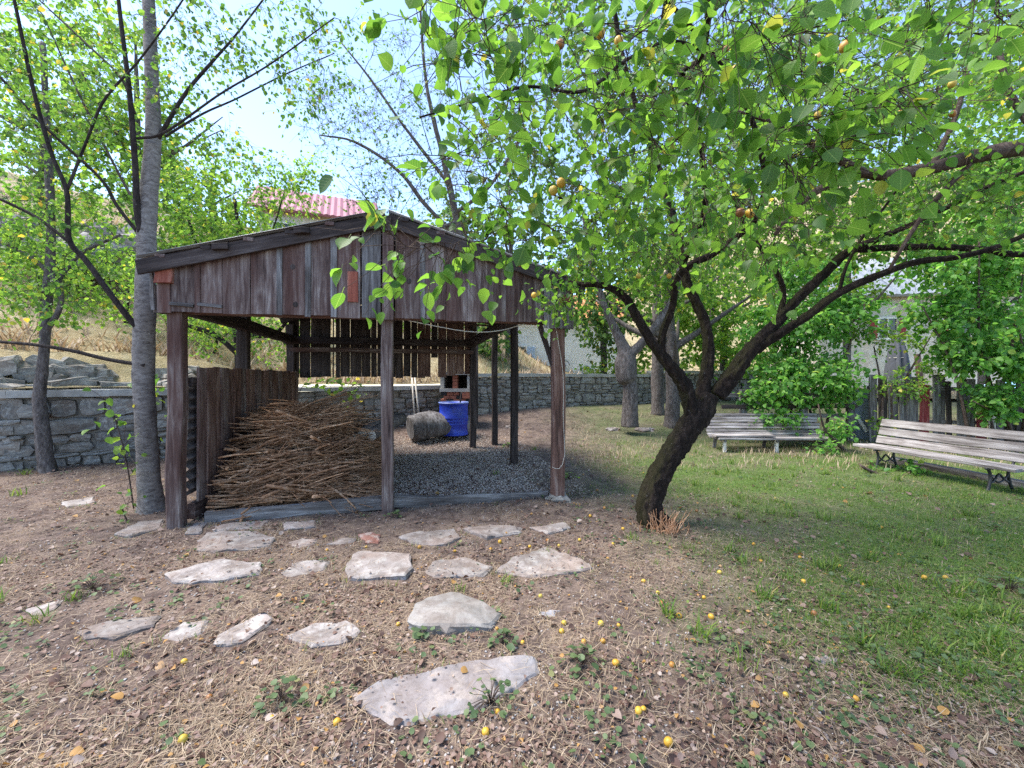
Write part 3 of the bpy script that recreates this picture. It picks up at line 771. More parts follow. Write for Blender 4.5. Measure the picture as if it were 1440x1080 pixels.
stones.sort(key=lambda s_: -pxsize(s_[0], s_[1], s_[2], s_[3], s_[5]))
rest = MB()
for i, (x, y, z, l, dp, h, ang, tl_, vr) in enumerate(stones):
    Mx = Matrix.Translation((x, y, z)) @ Matrix.Rotation(ang, 4, 'Z') @ Matrix.Rotation(tl_, 4, 'Y') @ Matrix.Diagonal((l, dp, h, 1))
    if i < 300: link('stone', SV_[vr], Mx, wall)
    else:
        me = SV_[vr]; vv = np.array([Mx @ v.co for v in me.vertices]); rest.add(vv, [tuple(p.vertices) for p in me.polygons])
if rest.n:
    o = rest.build('small_stones', M['stone'], wall); o['kind'] = 'stuff'

# ------------------------------------------------------------------ flagstones set in the ground
def flag(pts, label, mat='flag', h=.05, name='flagstone', seed=0, dome=.012, sink=.05, tilt=0.):
    rg = np.random.default_rng(seed+900)
    q = np.array([G(px, py, h*.6)[:2] for px, py in pts]); c = q.mean(0)
    # ragged outline
    o_ = []
    for i in range(len(q)):
        a, b_ = q[i], q[(i+1) % len(q)]; L = np.linalg.norm(b_-a); n_ = max(2, int(L/.05))
        for t_ in np.linspace(0, 1, n_, endpoint=False): o_.append(a+(b_-a)*t_+rg.normal(0, .007, 2))
    o_ = np.array(o_); n_ = len(o_)
    area = sum(o_[i][0]*o_[(i+1) % n_][1]-o_[(i+1) % n_][0]*o_[i][1] for i in range(n_))
    if area < 0: o_ = o_[::-1]
    ext = np.ptp(o_, axis=0); m_ = int(ext[0]*ext[1]/.0016)+30
    ins = np.c_[rg.uniform(o_[:, 0].min(), o_[:, 0].max(), m_), rg.uniform(o_[:, 1].min(), o_[:, 1].max(), m_)]
    inner = c+(o_-c)*(1-.014/np.maximum(np.linalg.norm(o_-c, axis=1, keepdims=True), .03))
    keep = np.zeros(m_, bool)
    for i in range(n_):
        (x0, y0), (x1, y1) = c+(o_[i]-c)*.93, c+(o_[(i+1) % n_]-c)*.93
        cnd = (y0 > ins[:, 1]) != (y1 > ins[:, 1]); keep ^= cnd & (ins[:, 0] < (x1-x0)*(ins[:, 1]-y0)/(y1-y0+1e-12)+x0)
    ins = ins[keep]
    def topz(q_, e_):
        q_ = np.asarray(q_); st = np.floor(4*(.5+.5*vnoise(q_[:, 0]+.3*q_[:, 1], q_[:, 1]*1.5, 3.1, seed)))/4       # flaked layers
        rr_ = np.linalg.norm(q_-c, axis=1)/np.linalg.norm(o_-c, axis=1).max()
        return h+dome*(1-rr_**2)+.012*(st-.5)+.011*vnoise(q_[:, 0], q_[:, 1], 4.3, seed+3)+.006*vnoise(q_[:, 0], q_[:, 1], 9., seed)+.004*vnoise(q_[:, 0], q_[:, 1], 23., seed+1)-e_+tilt*(q_[:, 0]-c[0])
    from mathutils.geometry import delaunay_2d_cdt
    tv, _, tf, _, _, _ = delaunay_2d_cdt([Vector((float(a), float(b_))) for a, b_ in np.vstack([inner, ins])], [], [list(range(n_))], 1, 1e-6)
    tv = np.array([(a[0], a[1]) for a in tv]); g0 = float(gz(c[0], c[1]))
    T0 = np.c_[tv, topz(tv, 0.)+g0]; ff = [tuple(f) for f in tf]
    k0 = len(T0); ring = [np.c_[inner, topz(inner, 0.)+g0], np.c_[o_+rg.normal(0, .003, (n_, 2)), topz(o_, .010)+g0], np.c_[o_+rg.normal(0, .006, (n_, 2)), topz(o_, .010)*.55+g0], np.c_[o_*1.0+(o_-c)*.02, np.full(n_, g0-sink)]]
    vv = np.vstack([T0]+ring)
    for k_ in range(3):
        for i in range(n_):
            a, b_ = k0+k_*n_+i, k0+k_*n_+(i+1) % n_; ff.append((a, a+n_, b_+n_, b_))
    base = np.array((c[0], c[1], 0.)); 
    o = obj(name, vv-base, ff, M[mat], None, False, None, Matrix.Translation(V3(base)))
    return tag(o, label, 'stone', 'flat stones laid in the dirt' if name == 'flagstone' else None)
FL = [
 ([(500,978),(530,955),(600,943),(690,927),(750,922),(757,945),(730,965),(700,985),(660,1000),(600,1010),(550,1018),(510,995)], 'largest pale blue grey flagstone lying alone on the bare soil', 'flagblue', .035),
 ([(697,800),(720,785),(765,770),(815,782),(835,797),(800,805),(740,810)], 'wide pinkish flagstone ending the middle row towards the apricot tree', 'flag', .04),
 ([(597,800),(610,787),(655,783),(692,795),(680,806),(610,808)], 'flat flagstone with dark front edge beside the wide pinkish one', 'flag', .06),
 ([(485,800),(500,778),(575,782),(580,800),(570,812),(490,815)], 'thick squared flagstone straight out from the middle post', 'flag', .08),
 ([(395,805),(420,787),(465,788),(455,802),(405,813)], 'small pointed flagstone next to the thick squared one', 'flag', .04),
 ([(232,810),(265,800),(310,790),(370,795),(365,808),(300,820),(250,820)], 'long flaking flagstone out from the left corner post', 'flag', .06),
 ([(273,770),(290,750),(360,748),(388,757),(380,768),(300,776)], 'broad flagstone just outside the brushwood bay', 'flag', .05),
 ([(560,753),(590,745),(640,742),(648,755),(625,766),(580,762)], 'pinkish flagstone just outside the gravel bay beside the middle post', 'flag', .05),
 ([(650,745),(690,738),(735,742),(730,750),(685,757)], 'flat flagstone between the pinkish one and the right post', 'flag', .04),
 ([(745,742),(795,735),(803,743),(770,750)], 'narrow flagstone at the foot of the right post', 'flag', .04),
 ([(112,888),(140,878),(190,870),(225,866),(215,880),(160,898),(120,900)], 'long white flagstone of the outer row farthest from the tree', 'flag', .04),
 ([(228,893),(255,877),(290,875),(285,890),(250,902)], 'small white flagstone next to the long white one', 'flag', .035),
 ([(297,900),(330,882),(375,862),(385,872),(365,890),(340,905),(305,910)], 'slanting layered flagstone in the outer row', 'flag', .06),
 ([(405,895),(440,878),(490,873),(508,885),(490,900),(440,908)], 'rounded white flagstone ending the outer row near the rough rock', 'flag', .045),
 ([(35,855),(70,845),(90,843),(75,857),(45,865)], 'small half buried flagstone out on the leaf litter', 'flag', .025),
 ([(163,752),(200,733),(230,730),(225,742),(185,755)], 'pinkish slab beside the cherry trunk foot', 'flag', .04),
 ([(85,707),(130,700),(135,707),(95,714)], 'white slab in the leaves by the garden wall', 'flag', .03),
 ([(258,750),(275,732),(292,732),(282,748)], 'little wedge shaped flagstone touching the left corner post', 'flag', .05),
 ([(298,740),(375,732),(370,743),(300,747)], 'thin flagstone tucked under the left sill board', 'flag', .03),
 ([(395,735),(445,730),(445,740),(400,744)], 'pale gravelly flagstone beneath the sill board near the middle post', 'flag', .03),
 ([(405,762),(425,757),(447,758),(440,766),(412,769)], 'small broken grey slab between the two inner rows', 'flag', .03),
 ([(457,766),(480,758),(502,758),(495,764)], 'thin sliver of stone beside the reddish piece', 'flag', .025),
 ([(505,752),(522,749),(537,752),(533,763),(515,762)], 'dark reddish stone fragment outside the middle post', 'flagred', .05),
 ([(760,860),(772,855),(788,856),(780,863)], 'little grey stone alone on the soil near the tree', 'flagblue', .03),
 ([(1140,926),(1160,920),(1180,926),(1165,934),(1146,932)], 'small buried stone among the grass right of the bare patch', 'flag', .015),
]
for i, (pts, lab, mt, h) in enumerate(FL): flag(pts, lab, mt, h*.42, seed=i, dome=.004)
flag([(575,882),(583,856),(610,842),(645,838),(682,850),(703,862),(692,882),(645,888),(592,890)], 'rough upstanding grey rock behind the largest flagstone', 'rock', .035, name='rock', seed=40, dome=.03, tilt=-.07)
def boulder(name, c, size, label, mat='rock', seed=0, cat='rock', group=None):
    rg = np.random.default_rng(seed); k_, n_ = 14, 9
    th = np.linspace(0, 2*np.pi, k_, endpoint=False); ph = np.linspace(-.5, 1.45, n_)
    vv = []
    for p_ in ph:
        for t_ in th:
            v = np.array((math.cos(t_)*math.cos(p_), math.sin(t_)*math.cos(p_), math.sin(p_)))
            s_ = 1+.16*math.sin(2*t_+3*p_+seed)+.12*math.sin(5*t_-4*p_+seed*2)+rg.normal(0, .06)
            vv.append(np.sign(v)*np.abs(v)**.8*s_*np.array(size)/2)
    ff = [(i*k_+j, i*k_+(j+1) % k_, (i+1)*k_+(j+1) % k_, (i+1)*k_+j) for i in range(n_-1) for j in range(k_)]
    ff.append(tuple(range((n_-1)*k_, n_*k_)))
    return tag(obj(name, vv, ff, M[mat], None, False, None, Matrix.Translation(V3(c))), label, cat, group)
q = G(810, 718); boulder('footing_stone', (S(4.02, -.02, 0)[0], S(4.02, -.02, 0)[1], .0), (.30, .28, .13), 'grey concrete lump under the foot of the right front post', 'stone', 3, 'stone')
boulder('rock', hill_at(110, 10.5)+np.array((0, 0, .5)), (1.9, 1.4, 1.1), 'big grey boulder on the dry slope above the wall', 'rock', 11)
boulder('rock', hill_at(165, 12.5)+np.array((0, 0, .5)), (1.9, 1.4, 1.2), 'second grey boulder higher on the dry slope', 'rock', 15)
boulder('rock', hill_at(20, 11)+np.array((0, 0, .3)), (2.0, 1.6, 1.2), 'flat grey boulder beside the left slope trees', 'rock', 19)
for i, (px, py, s_, lab) in enumerate(((905, 604, .5, 'white stone lying by the grafted tree trunk'), (862, 606, .35, 'flat white stone left of the grafted tree trunk'), (905, 612, .3, 'small white stone out from the grafted tree'), (720, 575, .3, 'white stone at the foot of the far wall'))):
    d = 10.4; x = (px-720)*d/F; boulder('stone', (x, d, float(gz(x, d))), (s_, s_*.6, .12), lab, 'flag', 30+i, 'stone')

# ------------------------------------------------------------------ brushwood pile
def pile_h(u, v):
    h = 1.04*np.exp(-(np.abs(u-.82)/.80)**2.6)*sstep(-.15, 1.1, v)*(1-.5*sstep(2.0, 3.4, v))
    h2 = .62*np.exp(-((u-1.6)/.32)**2-((v-1.45)/.7)**2)
    return np.maximum(h, h2)*sstep(.0, .35, u+.1)*(1-sstep(1.75, 2.05, u))
rs = np.random.default_rng(21)
def stick_variant(i):
    rg = np.random.default_rng(500+i); n_ = 7; x = np.linspace(-.5, .5, n_); r0_ = .0072*(.5, .75, 1., 1.25, 1.7, .6, .9, 2.6)[i % 8]
    b_ = rg.normal(0, .28); p_ = np.c_[x, np.cumsum(rg.normal(0, .014, n_))+b_*(x**2), np.cumsum(rg.normal(0, .014, n_))]
    v, f = tubes(p_[None], (np.linspace(1, .45, n_)*r0_)[None], 5); ff = [tuple(a) for a in f]+[(4, 3, 2, 1, 0), tuple(range(30, 35))]
    for q in range(1+i % 3):        # side shoots
        k_ = int(rg.integers(2, 5)); e_ = p_[k_]+np.array((rg.uniform(.08, .2), rg.normal(0, .07), rg.normal(0, .07)))
        w_, g_ = tubes(np.array([[p_[k_], (p_[k_]+e_)/2+rg.normal(0, .012, 3), e_]]), np.array([[.5, .4, .2]])*r0_, 4); ff += [tuple(int(z)+len(v) for z in a) for a in g_]; v = np.vstack([v, w_])
    return mesh('stick', v, ff, M['stick'], True)
STV = [stick_variant(i) for i in range(8)]
bulk = MB()
NS = 2700
for i in range(NS):
    own = i >= NS-290
    u, v = rs.uniform(.34, 1.85), rs.beta(1.0, 1.9)*3.0+.2
    top = float(pile_h(u, v))
    if top < .02 and rs.random() > .6: continue
    L = rs.uniform(.5, 1.3); 
    if own: v = rs.beta(1., 1.4)*1.7+.2; u = rs.uniform(.4, 1.7); top = float(pile_h(u, v)); L = rs.uniform(.6, 1.5)
    z = top*(rs.uniform(.9, 1.03) if own else rs.uniform(.25, 1.0))+.03
    L = min(L, 2*max(.16, min(u-.17, 1.98-u)))
    yaw = rs.normal(.0, .28)+math.atan2(SU[1], SU[0])+(rs.uniform(-1.4, 1.4) if rs.random() < .12 else 0)
    pit = rs.normal(0, .14)+(.35*(1 if u < 1.15 else -1)*-.6)*(rs.random() < .5)
    p_ = S(u, v, z)
    th = rs.uniform(.55, 1.35)/max(L, .3)
    Mx = Matrix.Translation(V3(p_)) @ Matrix.Rotation(yaw, 4, 'Z') @ Matrix.Rotation(pit, 4, 'Y') @ Matrix.Rotation(rs.uniform(0, 6.28), 4, 'X') @ Matrix.Diagonal((L, 1., 1., 1))
    if own:
        tag(link('dry_stick', STV[i % 8], Mx), 'bare brown stick on top of the brushwood pile in the shed', 'stick', 'sticks on the brushwood pile')
    else:
        me = STV[i % 8]; vv = np.array([Mx @ w_.co for w_ in me.vertices]); bulk.add(vv, [tuple(p.vertices) for p in me.polygons])
o = bulk.build('brushwood', M['stick'], None, True)
tag(o, 'heap of tangled dry brushwood filling the left bay of the shed', 'brushwood', kind='stuff')
# dark heap of old twigs and leaf mould that carries the sticks
uu, vv_ = np.meshgrid(np.linspace(.14, 2.35, 34), np.linspace(.2, 3.6, 40)); hh = pile_h(uu, vv_)*.88-.06+.03*vnoise(uu, vv_, 9)
pts = np.array([S(a, b_, float(c)) for a, b_, c in zip(uu.ravel(), vv_.ravel(), hh.ravel())]); ii = np.arange(uu.size).reshape(uu.shape)
o = obj('mulch_heap', pts, np.stack([ii[:-1, :-1], ii[:-1, 1:], ii[1:, 1:], ii[1:, :-1]], -1).reshape(-1, 4), plain('leaf_mould', (.045, .03, .024), .95, .5, 14, .8, 0, .03), None, True)
tag(o, 'dark leaf mould and fine twigs under the brushwood', 'mulch', kind='stuff')
# split logs on the pile
for i, (px, py, r_, lab) in enumerate(((497, 616, .07, 'lowest of three cut logs beside the middle post'), (510, 609, .075, 'middle one of three cut logs beside the middle post'), (522, 612, .085, 'thickest of three cut logs beside the middle post'))):
    p_ = P(px, py, 5.6); e_ = p_+nrm(np.array((.35, 1, .25)))*.75
    lt = thing('cut_log', lab, 'log', p_, 'cut logs by the middle post')
    rod('bark', [p_, (p_+e_)/2+np.array((0, 0, .01)), e_], [r_, r_*1.04, r_*.95], M['bark_grey'], lt, 10, .12)
    a_ = nrm(e_-p_); v, f = tubes(np.array([[p_-a_*.006, p_+a_*.02]]), np.full((1, 2), r_*.93), 12)
    obj('cut_face', v, [tuple(x) for x in f]+[tuple(range(11, -1, -1)), tuple(range(12, 24))], M['wood_pale'], lt, False)
# old trunk section lying behind the shed
lg = thing('fallen_trunk_section', 'thick weathered grey trunk section lying behind the shed by the drum', 'log', P(612, 614, 9.4))
c = np.array([tuple(P(578, 602, 9.0))+(.27,), tuple(P(600, 598, 9.2))+(.30,), tuple(P(630, 598, 9.5))+(.27,), tuple(P(655, 600, 9.8))+(.28,)])
limb_obj('bark', catmull(c, .1), M['wood_grey'], lg, 14, 3, .07)
p_ = P(576.5, 602, 8.97); a_ = nrm(c[1, :3]-c[0, :3]); v, f = tubes(np.array([[p_, p_+a_*.03]]), np.full((1, 2), .24), 16)
obj('cut_face', v, [tuple(x) for x in f]+[tuple(range(15, -1, -1)), tuple(range(16, 32))], M['wood_grey'], lg)
# two pale poles leaning on the wall
for i, (a_, b_) in enumerate((((579, 535), (583, 583)), ((583, 535), (589, 582)))):
    tag(rod('leaning_pole', [P(b_[0], b_[1], 9.9), P(a_[0], a_[1]-8, 10.3)], .022, M['wood_pale'], None, 6, .4), ('pale pole leaning against the stone wall, the steeper one', 'pale pole leaning against the stone wall, the more slanted one')[i], 'pole')
# blue drum
def lathe(name, prof, c, mat, parent, k_=32):
    th = np.arange(k_)*2*np.pi/k_; vv = [(r_*math.cos(t_)+c[0], r_*math.sin(t_)+c[1], z+c[2]) for r_, z in prof for t_ in th]
    ff = [(i*k_+j, i*k_+(j+1) % k_, (i+1)*k_+(j+1) % k_, (i+1)*k_+j) for i in range(len(prof)-1) for j in range(k_)]
    return obj(name, vv, ff, mat, parent, True)
dc = P(638, 611, 9.55); dr = thing('steel_drum', 'blue steel drum with ribbed waist standing behind the shed', 'drum', dc)
pr = [(0, .0), (.31, .0), (.335, .005), (.335, .025), (.325, .035)]
for zc in (.26, .33, .40): pr += [(.325, zc-.028), (.338, zc-.008), (.338, zc+.008), (.325, zc+.028)]
pr += [(.325, .66), (.33, .70), (.34, .715), (.34, .73), (.33, .74), (.315, .735), (.312, .6), (.31, .04)]
lathe('body', pr, dc, M['blue'], dr)
lathe('rim', [(.333, .722), (.347, .726), (.350, .738), (.345, .752), (.33, .756), (.318, .75), (.318, .735)], dc, plain('worn_blue_rim', (.16, .22, .5), .4, .3), dr)
rod('stave', [dc+np.array((.1, -.1, .3)), dc+np.array((.2, -.1, 1.0))], .018, M['wood_dark'], dr)
# brick barbecue behind the drum
bq = thing('brick_barbecue', 'dark brick barbecue with concrete shelf standing behind the blue drum', 'barbecue', P(643, 600, 10.4))
def pbox(name, x0, x1, y0, y1, d0, d1, mat, parent):
    a_, b_ = P(x0, y1, d0), P(x1, y0, d0); mb = MB(); c_ = (a_+b_)/2; c_[1] = (d0+d1)/2
    mb.box(c_, (abs(b_[0]-a_[0]), d1-d0, abs(b_[2]-a_[2]))); return mb.build(name, mat, parent)
pbox('base', 620, 663, 566, 606, 10.2, 11.0, M['darkbrick'], bq)
pbox('shelf', 618, 664, 546.5, 551, 10.12, 11.05, M['concrete'], bq)
for j in range(3):
    for i in range(4 if j % 2 else 5):
        x0 = 619.5+i*9+(4.5 if j % 2 else 0); pbox('brick', x0, x0+8.4, 551.6+j*4.9, 556+j*4.9, 10.16+.004*((i+j) % 3), 10.7, M['brick' if (i+j) % 3 else 'darkbrick'], bq)
pbox('back_panel', 621, 661, 527, 546.3, 10.75, 11.0, M['darkbrick'], bq)
for x0 in (619, 657): pbox('pier', x0, x0+5, 527.2, 546.2, 10.18, 10.74, M['concrete'], bq)
for j in range(4): pbox('brick', 636.5, 643, 527.6+j*4.7, 531.9+j*4.7, 10.2+.005*(j % 2), 10.6, M['brick'], bq)
pbox('lintel', 618, 663, 522.8, 526.9, 10.15, 11.02, M['concrete'], bq)
pbox('flat_brick', 650, 660, 552, 560, 10.1, 10.15, M['brick'], bq)
beam('post', P(668, 600, 10.8), P(668, 470, 10.8), .16, .15, (1, 0, 0), M['wood_dark'], bq, 3)

# ------------------------------------------------------------------ benches
def bench_slatted():
    x0, x1, d = 1009, 1180, 8.15
    A = P(x0, 640, d); B = P(x1, 636, d-.05); e = nrm((B-A)*np.array((1, 1, 0))); L = np.linalg.norm((B-A)[:2]); bk = np.array((-e[1], e[0], 0))
    z0 = float(gz(A[0], A[1]))
    r_ = thing('slatted_bench', 'long low bench of narrow silvered slats below the maple bush', 'bench', (A[0], A[1], z0))
    prof = [(.0, .27), (.085, .275), (.165, .272), (.245, .266), (.325, .262), (.40, .27), (.455, .305), (.495, .365), (.525, .43), (.553, .495), (.58, .56), (.607, .625), (.634, .69)]
    for i, (t_, z) in enumerate(prof):
        a_ = np.array((A[0], A[1], z0))+bk*t_+Z3*z; nx_ = prof[min(i+1, 12)]; pv = prof[max(i-1, 0)]
        sd = bk*(nx_[0]-pv[0])+Z3*(nx_[1]-pv[1])
        beam('slat', a_+e*rng.uniform(-.01, .02), a_+e*(L+rng.uniform(-.03, .02))+Z3*rng.normal(0, .006), .052 if i else .07, .024 if i else .04, sd, M['wood_bench'], r_, 3, .004)
    for s_ in (.16, L/2, L-.16):
        p_ = np.array((A[0], A[1], z0))+e*s_
        beam('leg', p_+bk*.05-Z3*.05, p_+bk*.05+Z3*.255, .06, .05, e, M['wood_pale'], r_)
        beam('leg', p_+bk*.5-Z3*.05, p_+bk*.42+Z3*.25, .06, .05, e, M['wood_grey'], r_)
        beam('bearer', p_+bk*.0+Z3*.225, p_+bk*.45+Z3*.225, .05, .05, Z3, M['wood_grey'], r_)
        beam('back_support', p_+bk*.46+Z3*.2, p_+bk*.665+Z3*.70, .05, .04, e, M['wood_grey'], r_)
    lb = np.array((A[0], A[1], z0))+Z3*.318
    tag(beam('loose_board', lb-e*.02+bk*.10, lb+e*1.12+bk*.08+Z3*.01, .22, .03, bk, M['wood_bench'], None, 3, .004), 'loose wide board lying on the slatted bench seat', 'board')
bench_slatted()
def bench_iron():
    A = np.array((5.9, 7.07)); e2 = nrm(np.array((.2, -1.))); bk2 = np.array((-e2[1], e2[0])); L = 1.98
    e = np.array((e2[0], e2[1], 0)); bk = np.array((bk2[0], bk2[1], 0)); z0 = float(gz(*A))-.02
    r_ = thing('iron_legged_bench', 'wooden park bench with wide pale planks and black cast iron legs', 'bench', (A[0], A[1], z0))
    O = np.array((A[0], A[1], z0))
    prof = [(.02, .345, .13, .045), (.165, .345, .13, .035), (.31, .34, .13, .035), (.475, .43, .125, .03), (.525, .57, .125, .03), (.575, .715, .125, .03)]
    for i, (t_, z, w_, th) in enumerate(prof):
        sd = bk if i < 3 else nrm(bk*.34+Z3)
        beam('plank', O+bk*t_+Z3*z-e*.02, O+bk*t_+Z3*(z+rng.normal(0, .004))+e*L, w_, th, sd, M['wood_bench'], r_, 4, .004)
    for s_ in (.32, L-.28):
        p_ = O+e*s_; k_ = 7
        rod('leg', [p_+bk*-.03-Z3*.03, p_+bk*.02+Z3*.08, p_+bk*.045+Z3*.22, p_+bk*.0+Z3*.318], [.022, .018, .018, .02], M['iron'], r_, k_, .03)
        rod('leg', [p_+bk*.46-Z3*.03, p_+bk*.40+Z3*.08, p_+bk*.36+Z3*.22, p_+bk*.40+Z3*.318], [.022, .018, .018, .02], M['iron'], r_, k_, .03)
        rod('scroll', [p_+bk*.03+Z3*.10, p_+bk*.12+Z3*.16, p_+bk*.2+Z3*.23, p_+bk*.28+Z3*.16, p_+bk*.385+Z3*.10], .013, M['iron'], r_, k_, .03)
        rod('scroll', [p_+bk*.04+Z3*.22, p_+bk*.12+Z3*.15, p_+bk*.2+Z3*.12, p_+bk*.28+Z3*.15, p_+bk*.365+Z3*.22], .012, M['iron'], r_, k_, .03)
        rod('frame', [p_+bk*-.04+Z3*.308, p_+bk*.2+Z3*.308, p_+bk*.38+Z3*.305, p_+bk*.455+Z3*.36, p_+bk*.52+Z3*.5, p_+bk*.60+Z3*.76], .015, M['iron'], r_, k_, .04)
bench_iron()
# long squared beam lying under the iron bench
tag(beam('ground_beam', (6.55, 7.1, .04), (7.15, 4.6, .02), .14, .14, (1, 0, 0), M['wood_grey'], None, 3, .01), 'weathered squared beam on the grass behind the iron bench', 'beam')

# ------------------------------------------------------------------ patched plank fence behind the benches
fe = thing('plank_fence', 'patched grey plank fence with faded red boards behind the iron bench', 'fence', P(1225, 618, 8.9))
def fz(px, d): x = (px-720)*d/F; return float(gz(x, d))
fx = 1222.0; k_ = 0; FD = 8.9
spec = [(1222, 11, 527, 'wood_grey'), (1235, 12, 532, 'wood_dark'), (1249, 14, 529, 'wood_grey'), (1265, 9, 535, 'wood_grey'), (1275, 16, 530, 'wood_grey'), (1293, 13, 541, 'redpaint'), (1312, 17, 527, 'wood_grey'),
        (1331, 7, 536, 'wood_dark'), (1345, 13, 530, 'wood_grey'), (1359, 12, 533, 'wood_grey'), (1373, 14, 545, 'redpaint'), (1389, 9, 540, 'wood_pale'), (1400, 12, 534, 'wood_grey'), (1414, 12, 541, 'wood_dark'), (1428, 14, 530, 'wood_dark'), (1444, 15, 531, 'wood_grey'), (1461, 14, 533, 'wood_grey'), (1477, 15, 528, 'wood_grey')]
for x0, w_, yt, mt in spec:
    d = FD-.0025*(x0-1222); a_ = P(x0+w_/2, yt, d); z0 = fz(x0, d)
    beam('plank' if mt != 'redpaint' else 'red_board', (a_[0], d+rng.normal(0, .01), z0-.05), (a_[0]+rng.normal(0, .01), d+rng.normal(0, .01), a_[2]), w_*d/F*.96, .03, (1, 0, 0), M[mt], fe, 2, .004)
for yy in (545, 592):
    beam('rail', P(1220, yy, FD+.06), P(1495, yy+4, FD-.62), .08, .05, Z3, M['wood_grey'], fe, 3)
f2 = thing('rail_fence', 'low grey rail fence behind the slatted bench', 'fence', P(1045, 600, 9.3))
for px in (1045, 1130, 1196):
    beam('post', P(px, 632 if px > 1190 else 606, 9.2), P(px, 548, 9.2), .14, .12, (1, 0, 0), M['wood_grey'], f2, 2)
for yy in (556, 572, 585):
    beam('rail', P(1015, yy, 9.12), P(1205, yy-1, 9.1), .09, .05, Z3, M['wood_grey' if yy != 572 else 'wood_dark'], f2, 3)
gp = tag(pbox('metal_panel', 1196, 1224, 548, 618, 9.25, 9.3, M['panelblue'], None), 'blue grey metal panel between the two fences', 'panel')
tag(beam('prop_board', P(1203, 582, 9.2), P(1219, 607, 9.1), .07, .03, (1, 0, 0), M['wood_pale'], None), 'pale board propped across the blue grey panel', 'board')

# ------------------------------------------------------------------ closed parasol on the terrace
pc = P(1262, 545, 12.0); pa = thing('closed_parasol', 'closed dark grey parasol standing behind the plank fence', 'parasol', (pc[0], pc[1], .8))
rod('pole', [(pc[0], pc[1], .75), (pc[0], pc[1], 3.2)], .024, M['iron'], pa, 8, .5)
kk = 24; th = np.arange(kk)*2*np.pi/kk; pv = []; 
for z, r_ in ((1.45, .25), (1.7, .24), (2.1, .2), (2.4, .15), (2.65, .08), (2.8, .03)):
    for t_ in th: rr = r_*(1+.28*math.sin(8*t_)); pv.append((pc[0]+rr*math.cos(t_), pc[1]+rr*math.sin(t_), z+.03*math.sin(4*t_)))
pf = [(i*kk+j, i*kk+(j+1) % kk, (i+1)*kk+(j+1) % kk, (i+1)*kk+j) for i in range(5) for j in range(kk)]+[tuple(range(5*kk, 6*kk))]
obj('canopy', pv, pf, M['parasol'], pa, True)
rod('strap', [(pc[0]+.19*math.cos(t_), pc[1]+.19*math.sin(t_), 2.05) for t_ in np.linspace(0, 6.2, 12)], .012, M['cable'], pa)
tag(beam('leaning_post', P(1296, 548, 11.5), P(1290, 498, 11.5), .12, .1, (1, 0, 0), M['wood_red'], None), 'brown post leaning behind the fence beside the parasol', 'post')

